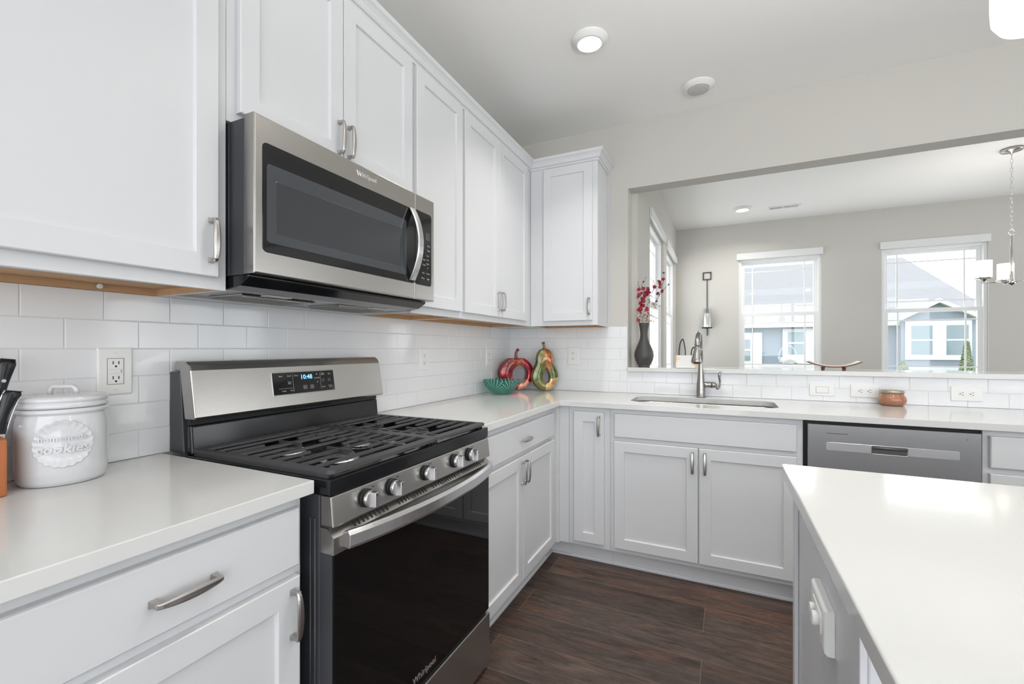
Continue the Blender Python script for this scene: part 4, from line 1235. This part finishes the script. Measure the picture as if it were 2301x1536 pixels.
def petals(mb, c, n_, s_, npet=5, cup=0.35):
    """small blossom, npet petals around direction n_"""
    n_ = Vector(n_).normalized(); a = n_.orthogonal().normalized(); b = n_.cross(a); c = Vector(c)
    ph = random.uniform(0, PI)
    for k in range(npet):
        t = ph+2*PI*k/npet; d = a*math.cos(t)+b*math.sin(t); e = a*-math.sin(t)+b*math.cos(t)
        p0 = c; p1 = c+d*s_*0.55+e*s_*0.38+n_*s_*cup*0.5; p2 = c+d*s_+n_*s_*cup; p3 = c+d*s_*0.55-e*s_*0.38+n_*s_*cup*0.5
        q = -n_*s_*0.06
        mb.add([tuple(p) for p in (p0, p1, p2, p3, p0+q, p1+q, p2+q, p3+q)], [(0, 1, 2, 3), (7, 6, 5, 4), (0, 4, 5, 1), (1, 5, 6, 2), (2, 6, 7, 3), (3, 7, 4, 0)])

def branch(label, tips, blossoms, col, size, extra=None):
    """one stem with side twigs; tips = list of polylines in (dx,dz,dy) from the vase mouth"""
    r = root('flower_branch', (VX, VY, VZ+0.297), label, 'flower branch', 'artificial flower branches in the vase')
    mb = MB()
    for line in tips:
        P = [(VX+a, VY+c, VZ+0.297+b) for a, b, c in line]
        mb.tube(P, [0.0017]+[0.0013]*(len(P)-2)+[0.0008], 5)
    link('stem', mb, 'twig', r)
    for nm, m_, lst, sz, npet in blossoms:
        mb = MB()
        for a, b, c in lst:
            petals(mb, (VX+a, VY+c, VZ+0.297+b), (random.uniform(-0.6, 0.6), -1+random.uniform(-.4, .6), random.uniform(-0.3, 0.6)), sz*random.uniform(0.8, 1.15), npet)
        link(nm, mb, m_, r)
    return r
# px->m at the vase: 0.00303 m per px; zoomed photo 6.4x ; x=(zx-307)/6.4*.00303 , z=(800-zy)/6.4*.00303
def Z(zx, zy, c=0.0): return ((zx-307)*0.000455, (800-zy)*0.000474, c)
random.seed(3)
branch('crimson blossom branch rising left in the grey vase, its flowers in one dense column',
       [[(-0.004, -0.06, 0), Z(290, 760), Z(250, 620), Z(280, 480), Z(330, 360), Z(372, 290)], [Z(280, 480), Z(250, 400), Z(235, 320)], [Z(330, 360), Z(318, 310)]],
       [('blossoms', 'red', [Z(x+random.uniform(-16, 16), y+random.uniform(-14, 14), random.uniform(-0.02, 0.02)) for x, y in
         ((240, 320), (236, 390), (250, 410), (330, 350), (350, 350), (340, 390), (310, 400), (325, 420), (355, 400), (280, 440), (300, 460), (270, 480), (300, 500), (310, 480), (250, 520), (270, 540), (290, 540), (240, 560), (262, 560), (225, 590), (240, 600), (262, 600), (215, 600), (250, 630), (262, 640), (318, 310), (345, 330), (365, 360), (372, 340), (290, 380), (225, 760), (215, 780), (228, 740))], 0.0155, 5),
        ('buds', 'twig', [Z(232, 300), Z(355, 296), Z(375, 300), Z(345, 295)], 0.007, 4)], 'red', 1)
branch('tall open branch with sparse crimson flowers reaching right out of the vase',
       [[(0.004, -0.06, 0), Z(350, 760), Z(385, 600), Z(470, 500), Z(520, 420), Z(560, 290), Z(590, 200), Z(592, 110)],
        [Z(480, 490), Z(560, 360), Z(610, 310), Z(655, 268)], [Z(385, 520), Z(400, 400), Z(450, 320), Z(540, 250)], [Z(520, 420), Z(500, 390), Z(470, 400)]],
       [('blossoms', 'red', [Z(585, 195), Z(575, 190), Z(455, 290), Z(458, 300), Z(530, 300), Z(540, 265), Z(520, 220), Z(570, 360), Z(500, 385), Z(350, 590), Z(345, 620), Z(340, 660), Z(355, 640), Z(350, 690), Z(365, 640), Z(530, 240)], 0.0155, 5),
        ('buds', 'twig', [Z(590, 105), Z(580, 100), Z(655, 268), Z(650, 275), Z(490, 495), Z(480, 500), Z(545, 255), Z(510, 380), Z(430, 520), Z(372, 472)], 0.008, 4)], 'red', 1)
cr_ = []
for k in range(95):
    x = random.gauss(325, 62); y = random.uniform(640, 800); x = max(185, min(470, x))
    cr_.append(Z(x, y, random.uniform(-0.03, 0.03)))
for k in range(22): cr_.append(Z(random.gauss(455, 28), random.uniform(520, 620), random.uniform(-0.02, 0.02)))
branch('bushy spray of tiny cream dried blossoms at the mouth of the vase',
       [[(0, -0.06, 0), Z(310, 760), Z(250, 680), Z(190, 640)], [Z(310, 760), Z(400, 680), Z(450, 560)], [Z(310, 760), Z(330, 680), Z(340, 620)], [Z(310, 770), Z(420, 740), Z(450, 700)], [Z(310, 770), Z(270, 720), Z(215, 690)]],
       [('blossoms', 'cream', cr_, 0.0085, 4)], 'cream', 1)
branch('thin grey twig with pale closed buds, farthest left in the vase',
       [[(-0.002, -0.06, 0.008), Z(290, 700, 0.01), Z(255, 430, 0.01), Z(270, 260, 0.01), Z(290, 205, 0.01), Z(325, 160, 0.01)], [Z(255, 320, 0.01), Z(222, 240, 0.01), Z(218, 200, 0.01)],
        [Z(300, 640, 0.01), Z(400, 450, 0.01), Z(455, 260, 0.01), Z(440, 200, 0.01), Z(400, 165, 0.01)], [Z(255, 500, 0.01), Z(225, 450, 0.01), Z(190, 430, 0.01)]],
       [('buds', 'sage', [Z(325, 155, 0.01), Z(218, 210, 0.01), Z(216, 195, 0.01), Z(398, 165, 0.01), Z(408, 168, 0.01), Z(190, 435, 0.01), Z(330, 148, 0.01)], 0.008, 3), ('dark_buds', 'twig', [Z(295, 210, 0.01), Z(300, 205, 0.01)], 0.009, 4)], 'sage', 1)

# ------------------------------------------------------------------ napkin caddy, tray on the ledge
r = root('napkin_caddy', (1.245, 3.055, 1.087), 'white and orange floral caddy with dark loop handles on the ledge', 'caddy')
fx = lambda u, v, w_: (1.245+u, 3.055-w_, 1.0872+v)
mb = MB(fx)
for w0_ in (-0.020, 0.016):
    mb.rrect(-0.061, 0.061, 0.0, 0.082, 0.006, [(0, w0_), (0.0015, w0_+0.006)] if w0_ > 0 else [(0, w0_), (0.0015, w0_+0.006)])
mb.box(-0.055, 0.055, 0.0002, 0.006, -0.0135, 0.0155)
link('panel', mb, 'caddy', r)
for u_, hgt, ww in ((-0.022, 0.105, 0.019), (0.044, 0.052, 0.012)):
    mb = MB(fx)
    P = [(u_-ww, 0.070, 0.004), (u_-ww*0.95, 0.082+hgt*0.3, 0.004), (u_-ww*0.6, 0.082+hgt*0.75, 0.004), (u_+ww*0.1, 0.082+hgt*0.98, 0.004), (u_+ww*0.45, 0.082+hgt*0.85, 0.0), (u_+ww*0.9, 0.082+hgt*0.35, -0.004), (u_+ww, 0.070, -0.004)]
    mb.tube(smooth(P, [0.0034]*7)[0], 0.0034, 8)
    mb.box(u_-ww-0.003, u_+ww+0.003, 0.006, 0.072, -0.006, 0.006)
    link('handle', mb, 'ironblack', r)

r = root('footed_tray', (2.035, 3.10, 1.087), 'small curved tray with upturned ends on stubby feet, on the ledge', 'tray')
mb = MB(); ls = []
TX, TY = 2.035, 3.10
for i in range(21):
    s_ = -1+2*i/20; x = TX+0.128*s_; zc = 1.1065+0.028*s_*s_*abs(s_)**0.2; hw = 0.045*(1-0.25*s_*s_)
    ls.append([(x, TY-hw, zc), (x, TY-hw*0.5, zc-0.003), (x, TY+hw*0.5, zc-0.003), (x, TY+hw, zc), (x, TY+hw, zc+0.0045), (x, TY+hw*0.5, zc+0.0015), (x, TY-hw*0.5, zc+0.0015), (x, TY-hw, zc+0.0045)])
mb.loops(ls); link('tray_body', mb, 'copperwood', r)
mb = MB(); ls = []
for i in range(21):
    s_ = -1+2*i/20; x = TX+0.118*s_; zc = 1.1065+0.028*s_*s_*abs(s_)**0.2+0.0048; hw = 0.036*(1-0.25*s_*s_)
    ls.append([(x, TY-hw, zc), (x, TY+hw, zc), (x, TY+hw, zc+0.002), (x, TY-hw, zc+0.002)])
mb.loops(ls); link('tray_lining', mb, 'traytop', r, label='shiny pale lining of the tray')
for sx_ in (-0.050, 0.050):
    for sy_ in (-0.022, 0.022):
        mb = MB(); mb.lathe(TX+sx_, TY+sy_, [(0.004, 1.0873), (0.0055, 1.089), (0.0045, 1.094), (0.008, 1.1055)], 10); link('foot', mb, 'copperwood', r)

# ------------------------------------------------------------------ copper jar by the backsplash
r = root('lidded_jar', (2.262, 2.955, 0.914), 'squat copper-brown glass jar with a pewter lid on the back counter', 'jar')
mb = MB(); mb.lathe(2.262, 2.955, [(0.040, 0.9145), (0.049, 0.918), (0.0575, 0.932), (0.0595, 0.945), (0.057, 0.958), (0.050, 0.968), (0.047, 0.973), (0.047, 0.979)], 36)
link('glass_body', mb, 'spice', r)
mb = MB(); mb.lathe(2.262, 2.955, [(0.046, 0.9793), (0.050, 0.981), (0.0505, 0.990), (0.048, 0.994), (0.030, 0.9965), (0.001, 0.997)], 36)
link('lid', mb, 'lid', r)

# ------------------------------------------------------------------ cookie jar
JX, JY, JR = 0.094, 0.477, 0.076
r = root('cookie_jar', (JX, JY, 0.914), 'white ceramic cookie jar with raised lettering left of the range', 'cookie jar')
mb = MB(); mb.lathe(JX, JY, [(0.066, 0.9145), (0.070, 0.916), (0.074, 0.925), (0.0765, 0.945), (0.077, 0.99), (0.0765, 1.040), (0.074, 1.060), (0.0715, 1.066), (0.0715, 1.069), (0.0765, 1.071), (0.0775, 1.075), (0.0765, 1.079), (0.072, 1.081)], 56)
link('jar_body', mb, 'ceramic', r)
mb = MB(); mb.lathe(JX, JY, [(0.0725, 1.0815), (0.0765, 1.083), (0.0775, 1.087), (0.076, 1.092), (0.0735, 1.094), (0.0765, 1.096), (0.0775, 1.100), (0.0755, 1.105), (0.070, 1.108), (0.03, 1.110), (0.001, 1.110)], 56)
lid = link('lid', mb, 'ceramic', r)
mb = MB(); ca, sa = math.cos(math.radians(38)), math.sin(math.radians(38))
hd = [(-0.025, 0.0), (-0.0245, 0.010), (-0.019, 0.0165), (0.019, 0.0165), (0.0245, 0.010), (0.025, 0.0)]
mb.tube([(JX+a*ca, JY+a*sa, 1.1095+b) for a, b in hd], 0.0052, 10)
link('lid_handle', mb, 'ceramic', lid)
th0 = math.atan2(-0.458, 1.36)-math.radians(0.5)
def jw(R):
    return lambda x, y, z: (JX+(R+z)*math.cos(th0+x/R), JY+(R+z)*math.sin(th0+x/R), 1.006+y)
mb = MB()
n = 26*6; ls = []
for rad_, off in ((1.0, 0.0004), (0.985, 0.0024), (0.96, 0.0028), (0.93, 0.0012), (0.6, 0.0012), (0.3, 0.0012), (0.02, 0.0012)):
    L = []
    for k in range(n):
        t = 2*PI*k/n; q = (0.0480+0.0036*abs(math.sin(11*t)))*rad_ if rad_ > 0.9 else 0.048*rad_
        L.append(jw(0.0765)(q*math.cos(t), q*math.sin(t), off))
    ls.append(L)
mb.loops(ls, True, True, True)
link('medallion', mb, 'ceramic', r, label='raised scalloped medallion')
mb = MB()
mb.text('homemade', 0.0175, (0, 0, 0), (0, 1, 0), (0, 0, 1), 0.0020, wrap=lambda x, y, z: jw(0.0778)(x, y+0.013, z), bold=0.0003)
mb.text('cookies', 0.027, (0, 0, 0), (0, 1, 0), (0, 0, 1), 0.0026, wrap=lambda x, y, z: jw(0.0778)(x+y*0.15, y-0.010, z), bold=0.0008)
link('lettering', mb, 'ceramic', r)

# ------------------------------------------------------------------ knife block, knives
r = root('knife_block', (0.10, 0.31, 0.914), 'orange-brown wooden knife block at the left photo edge', 'knife block')
mb = MB()
P = [(0.040, 0.9145), (0.150, 0.9145), (0.150, 1.028), (0.040, 1.060)]
mb.loops([[(x, 0.262, z) for x, z in P], [(x, 0.374, z) for x, z in P]])
link('block', mb, 'wood', r, 0.004, 3)
mb = MB()
for y in (0.28, 0.305, 0.33, 0.355):
    mb.loops([[(0.06, y-0.0015, 1.0545), (0.13, y-0.0015, 1.0341), (0.13, y-0.0015, 1.0351), (0.06, y-0.0015, 1.0555)], [(0.06, y+0.0015, 1.0545), (0.13, y+0.0015, 1.0341), (0.13, y+0.0015, 1.0351), (0.06, y+0.0015, 1.0555)]])
link('slot_line', mb, 'slot', r)
def knife(label, p, d, curve, rl=2, L=0.115):
    r = root('kitchen_knife', p, label, 'knife', 'black-handled knives in the block')
    P0 = Vector(p); d = Vector(d).normalized(); side = Vector((0, 1, 0)); side = (side-d*side.dot(d)).normalized(); nr = d.cross(side)
    mb = MB(); ls = []; mid = []
    for i in range(13):
        s_ = i/12; c = P0+d*(L*s_)+side*(curve*(s_**2))
        hw = 0.0125+0.003*math.sin(s_*PI*1.6+2.4); th = 0.0075
        if i == 12: hw *= 0.75; th *= 0.7
        if i == 0: hw *= 0.9
        mid.append(c)
        ls.append([tuple(c+side*(hw*math.cos(t))+nr*(th*math.sin(t))) for t in [2*PI*k/12 for k in range(12)]])
    mb.loops(ls, smooth=True)
    link('grip', mb, 'knife', r)
    mb = MB()
    for q in ((3, 8) if rl == 2 else ()):
        c = mid[q]
        for sg in (-1, 1):
            mb.tube([c+nr*sg*0.0066, c+nr*sg*0.0080], 0.0036, 12)
    if rl != 2:
        mb.tube([mid[i]-nr*0.0072*0-side*0.0 + nr*0.0 + side*0.0127 for i in range(0, 13)], 0.0016, 6)
        mb.tube([mid[i]-side*0.0127 for i in range(0, 13)], 0.0016, 6)
    link('rivet' if rl == 2 else 'steel_spine', mb, 'rivet', r)
    mb = MB(); a = P0; b = P0-d*0.045
    ls = [[tuple(q+side*u_*0.012+nr*v_*0.0012) for u_, v_ in ((-1, -1), (1, -1), (1, 1), (-1, 1))] for q in (a, b)]
    mb.loops(ls); link('blade', mb, 'rivet', r)
    return r
knife('black-handled knife with two steel rivets, upright in the block', (0.080, 0.372, 1.052), (0.02, 0.13, 1.0), 0.004, 2, 0.140)
knife('curved black knife handle with steel edges, lowest in the block', (0.128, 0.365, 1.040), (0.02, 0.18, 1.0), 0.008, 1, 0.088)
knife('black knife handle behind the riveted one, partly hidden at the photo edge', (0.055, 0.344, 1.062), (0.02, 0.13, 1.0), 0.004, 2, 0.145)

# ------------------------------------------------------------------ ornaments and bowl in the corner
def ornament(name, label, cat, loc, ang, outline, hole, th, bodymat, stemmat, stempts, stemr):
    """thick lacquered fruit silhouette with a hole; local x along the face, y = depth (front towards -y), z up"""
    r = root(name, loc, label, cat)
    ca, sa = math.cos(ang), math.sin(ang); X, Y, Z_ = loc
    f = lambda u, v, w_: (X+u*ca+w_*sa, Y+u*sa-w_*ca, Z_+v)   # w = towards viewer
    mb = MB(f)
    n = 64
    def ring(fun, inset, w_):
        return [(*(fun(2*PI*k/n, inset)), w_) for k in range(n)]
    h = th/2
    outs = [(0.016, -h), (0.005, -h+0.006), (0.0, -h+0.018), (0.001, -h*0.35), (0.005, -h*0.28), (0.001, -h*0.2), (0.0, h*0.05), (0.004, h*0.16), (0.001, h*0.27), (0.0, h-0.010), (0.0015, h-0.003), (0.005, h)]
    ls = [ring(outline, i, w_) for i, w_ in outs]
    ls += [ring(hole, i, w_) for i, w_ in ((-0.003, h), (-0.0005, h-0.002), (0, h-0.02), (0, -h+0.02), (-0.004, -h))]
    ls.append(ls[0])
    names, sector = bodymat
    mb.loops(ls, False, False, True)
    nf = len(mb.f)
    for q in range(nf):
        row, k = divmod(q, n)
        mb.m[q] = sector(360.0*(k+0.5)/n, row)
    b = link('body', mb, names, r, fixn=True)
    # gold seams running over the side lobes
    mb = MB(f)
    mb.tube([(u_, v_, w_) for u_, v_, w_ in stempts], stemr, 10)
    link('stem', mb, stemmat, r)
    return r
def apple_o(t, i):
    rx, rz = 0.118-i, 0.120-i
    x = rx*math.cos(t)*(1+0.06*math.cos(2*t)); z = rz*math.sin(t)*(1.0)
    z += 0.122
    dip = 0.020*math.exp(-((t-PI/2)/0.28)**2)+0.006*math.exp(-((t-3*PI/2)/0.5)**2)*-1
    return (x*(1+0.03*math.sin(t)), max(z-dip, 0.0005+i*0.4))
def apple_h(t, i): return ((0.058-i)*math.cos(t)+0.022, (0.062-i)*math.sin(t)+0.116)
ornament('pumpkin_ornament', 'red lacquered pumpkin-shaped ornament with a round hole', 'ornament', (0.128, 2.86, 0.9147), math.radians(44), apple_o, apple_h, 0.085, (['f_crimson', 'f_dark', 'f_rust', 'f_peach'],
         lambda t, row: ((3 if 268 < t < 325 else 0 if (t > 325 or t < 68) else 2 if t < 112 else 1 if t < 170 else 0) if row > 8 else (2 if row in (3, 4, 5) else 1 if row < 3 else 0))), 'redstem',
         [(0.0, 0.205, 0.0), (0.004, 0.235, 0.0), (0.003, 0.262, 0.0), (0.010, 0.280, 0.0), (0.022, 0.292, 0.0)], [0.014, 0.0105, 0.009, 0.010, 0.011])
def pear_o(t, i):
    s_ = math.sin(t); z = 0.150+0.147*s_
    hw = 0.106*math.sqrt(max(0, 1-s_*s_))
    k = (z/0.297)
    shape = 1.0 if k < 0.3 else 1-0.40*min(1, (k-0.3)/0.38)
    shape += 0.24*max(0, (k-0.68)/0.32)
    x = math.copysign(hw*shape, math.cos(t)) if abs(math.cos(t)) > 1e-6 else 0
    L = math.hypot(x, z-0.14) or 1
    q = 1-i/L
    return (x*q, max(0.14+(z-0.14)*q, 0.0005+i*0.4))
def pear_h(t, i):
    s_ = math.sin(t); z = 0.108+(0.054-i)*s_
    return ((0.027-i)*math.cos(t)*(1-0.38*s_)+0.006, z)
ornament('pear_ornament', 'green and gold lacquered pear-shaped ornament with a teardrop hole', 'ornament', (0.322, 2.925, 0.9147), math.radians(40), pear_o, pear_h, 0.062, (['f_green', 'f_moss', 'f_copper', 'f_gold'],
         lambda t, row: ((2 if 22 < t < 100 else 0 if (t > 335 or t <= 22) else 3 if t > 268 else 1 if t > 215 else 0 if t > 150 else 1) if row > 8 else (1 if row in (3, 4) or 180 < t < 215 else 0))), 'goldstem',
         [(0.0, 0.285, 0.0), (-0.001, 0.305, 0.0), (-0.004, 0.325, 0.0), (-0.010, 0.343, 0.0)], [0.013, 0.010, 0.009, 0.0125])

BXc, BYc = 0.148, 2.60
mb = MB(); n = 72; ls = []
for q, z in ((0.050, 0.9147), (0.056, 0.916), (0.062, 0.921), (0.088, 0.942), (0.109, 0.972), (0.120, 1.004), (0.121, 1.008), (0.118, 1.009), (0.105, 0.974), (0.084, 0.946), (0.058, 0.926), (0.02, 0.922)):
    wv = 0 if z < 0.96 else (z-0.96)/0.05
    ls.append([((q+0.0012*wv*math.cos(16*2*PI*k/n))*math.cos(2*PI*k/n)+BXc, (q+0.0012*wv*math.cos(16*2*PI*k/n))*math.sin(2*PI*k/n)+BYc, z+0.0015*wv*math.cos(16*2*PI*k/n)*(1 if z > 1.0 else 0)) for k in range(n)])
mb.loops(ls, True, True, True)
link('bowl', mb, 'teal', None, label='teal cut-glass bowl with fan pattern in front of the red ornament', cat='bowl', origin=(BXc, BYc, 0.9147))

# ------------------------------------------------------------------ outside
link('ground_bounce_slab', MB().box(-12, 14, 6.25, 12, -0.62, -0.30), 'bounce_slab', kind='structure')  # pale slab added outside to bounce daylight onto the dining ceiling
link('ground', MB().box(-60, 90, 12.001, 120, -0.9, -0.6), 'lawn', kind='structure')
r = root('neighbor_house', (5.0, 33.0, -0.6), 'blue-grey house with white trim seen through the far windows', 'house')
mb = MB(); mb.box(1.5, 13.2, 30.0, 38, -0.58, 2.62); link('wall', mb, 'siding', r)
mb = MB(); # main hipped roof
mb.loops([[(0.9, 29.4, 2.72), (13.8, 29.4, 2.72), (13.8, 38.6, 2.72), (0.9, 38.6, 2.72)], [(1.6, 33.8, 6.65), (11.2, 33.8, 6.65), (11.2, 34.2, 6.65), (1.6, 34.2, 6.65)]])
link('roof', mb, 'roofing', r)
mb = MB(); mb.box(0.88, 13.82, 29.36, 29.52, 2.42, 2.72); link('fascia', mb, 'housew', r)
# white porch block, window bays
for a, b, c, d_, wins in ((2.0, 3.62, -0.5, 2.15, [(2.45, 3.0, 0.5, 1.75)]), (4.66, 6.6, 0.35, 2.35, [(4.93, 5.72, 0.9, 2.15)])):
    mb = MB(); mb.box(a, b, 29.85, 29.99, c, d_); pa = link('white_panel', mb, 'housew', r)
    for w_ in wins:
        mb = MB(); mb.box(w_[0], w_[1], 29.80, 29.845, w_[2], w_[3]); link('window', mb, 'housewin', pa)
        mb = MB(); mb.box(w_[0], w_[1], 29.77, 29.798, (w_[2]+w_[3])/2-0.05, (w_[2]+w_[3])/2+0.05); link('window_rail', mb, 'housew', pa)
# projecting gable
mb = MB(); mb.prism([(9.82, -0.58), (12.71, -0.58), (12.71, 2.75), (11.23, 3.55), (9.82, 2.78)], 0, 1) if False else None
mb = MB(lambda u, v, w_: (u, 29.2-w_, v)); mb.prism([(9.82, -0.58), (12.71, -0.58), (12.71, 2.72), (11.23, 3.52), (9.82, 2.72)], -0.79, 0)
ga = link('gable_wall', mb, 'siding', r)
mb = MB(lambda u, v, w_: (u, 29.2-w_, v)); mb.box(9.98, 12.52, 0.64, 2.60, 0.001, 0.06); link('gable_panel', mb, 'housew', ga)
mb = MB(lambda u, v, w_: (u, 29.2-w_, v)); mb.box(9.82, 12.71, 0.05, 0.32, 0.001, 0.05)
mb.loops([[(9.4, 2.62, 0.001), (9.4, 2.62, 0.35), (11.23, 3.70, 0.35), (11.23, 3.70, 0.001)], [(9.4, 2.45, 0.001), (9.4, 2.45, 0.35), (11.23, 3.50, 0.35), (11.23, 3.50, 0.001)]])
mb.loops([[(13.1, 2.62, 0.001), (13.1, 2.62, 0.35), (11.23, 3.70, 0.35), (11.23, 3.70, 0.001)], [(13.1, 2.45, 0.001), (13.1, 2.45, 0.35), (11.23, 3.50, 0.35), (11.23, 3.50, 0.001)]])
link('gable_trim', mb, 'housew', ga)
for a, b in ((10.22, 11.04), (11.58, 12.39)):
    mb = MB(lambda u, v, w_: (u, 29.2-w_, v)); mb.box(a, b, 0.91, 2.37, 0.062, 0.075); link('gable_window', mb, 'housewin', ga)
    mb = MB(lambda u, v, w_: (u, 29.2-w_, v)); mb.box(a, b, 1.60, 1.68, 0.077, 0.09); link('gable_window_rail', mb, 'housew', ga)
def shrub(label, x, y, z0_, h_, rr0, cat='shrub'):
    mb = MB()
    for k in range(int(420*h_)):
        t = random.uniform(0, 2*PI); s_ = random.random()**0.8; q = rr0*(1-s_)*random.uniform(0.5, 1)+0.02
        petals(mb, (x+q*math.cos(t), y+q*math.sin(t), z0_+h_*s_), (math.cos(t), math.sin(t), 0.5), 0.10, 3)
    r = root('shrub', (x, y, z0_), label, cat)
    link('foliage', mb, 'leaf', r)
    mb = MB(); mb.tube([(x, y, z0_), (x, y, z0_+h_*0.7)], [0.05, 0.02], 8); link('trunk', mb, 'twig', r)
shrub('pointed green evergreen shrub in front of the gabled bay', 11.9, 28.0, -0.6, 2.1, 0.42)
shrub('low green shrub at the left corner of the gabled bay', 9.6, 28.2, -0.6, 1.15, 0.7)
shrub('low green shrub in front of the house seen through the left window', 5.0, 27.5, -0.6, 1.0, 0.7)

# wire basket on an outdoor table right outside the left far window
r = root('patio_table', (2.29, 7.2, -0.3), 'pale outdoor table standing right outside the far window', 'table')
mb = MB(); mb.box(1.9, 2.7, 6.9, 7.5, 0.955, 0.985); link('tabletop', mb, 'housew', r)
for x in (1.95, 2.65):
    for y in (6.95, 7.45):
        mb = MB(); mb.box(x-0.02, x+0.02, y-0.02, y+0.02, -0.2995, 0.9545); link('leg', mb, 'housew', r)
r = root('wire_basket', (2.285, 7.2, 0.986), 'pale wire basket with a tall hoop handle outside the left far window', 'basket')
mb = MB()
for q, z in ((0.075, 0.989), (0.10, 1.03), (0.118, 1.09)):
    mb.tube([(2.285+q*math.cos(2*PI*k/24), 7.2+q*math.sin(2*PI*k/24), z) for k in range(24)], 0.003, 6, closed=True)
for k in range(18):
    t = 2*PI*k/18; mb.tube([(2.285+0.075*math.cos(t), 7.2+0.075*math.sin(t), 0.989), (2.285+0.118*math.cos(t), 7.2+0.118*math.sin(t), 1.09)], 0.002, 5)
link('wire_body', mb, 'wire', r)
mb = MB(); mb.tube([(2.285+0.105*math.cos(PI*k/16), 7.2, 1.09+0.165*math.sin(PI*k/16)) for k in range(17)], 0.004, 8); link('handle', mb, 'wire', r)
mb = MB()
bm = bmesh.new(); bmesh.ops.create_icosphere(bm, subdivisions=3, radius=1)
for v in bm.verts:
    n_ = 1+0.12*math.sin(5*v.co.x+3*v.co.z)+0.08*math.cos(7*v.co.y+2*v.co.z)
    v.co = Vector((2.295+v.co.x*0.085*n_, 7.2+v.co.y*0.07*n_, 1.06+v.co.z*0.045*n_))
bm.verts.index_update()
mb.add([tuple(v.co) for v in bm.verts], [[v.index for v in f_.verts] for f_ in bm.faces], True); bm.free()
link('folded_cloth', mb, 'linen', None, label='crumpled white cloth lying in the wire basket outside', cat='cloth')
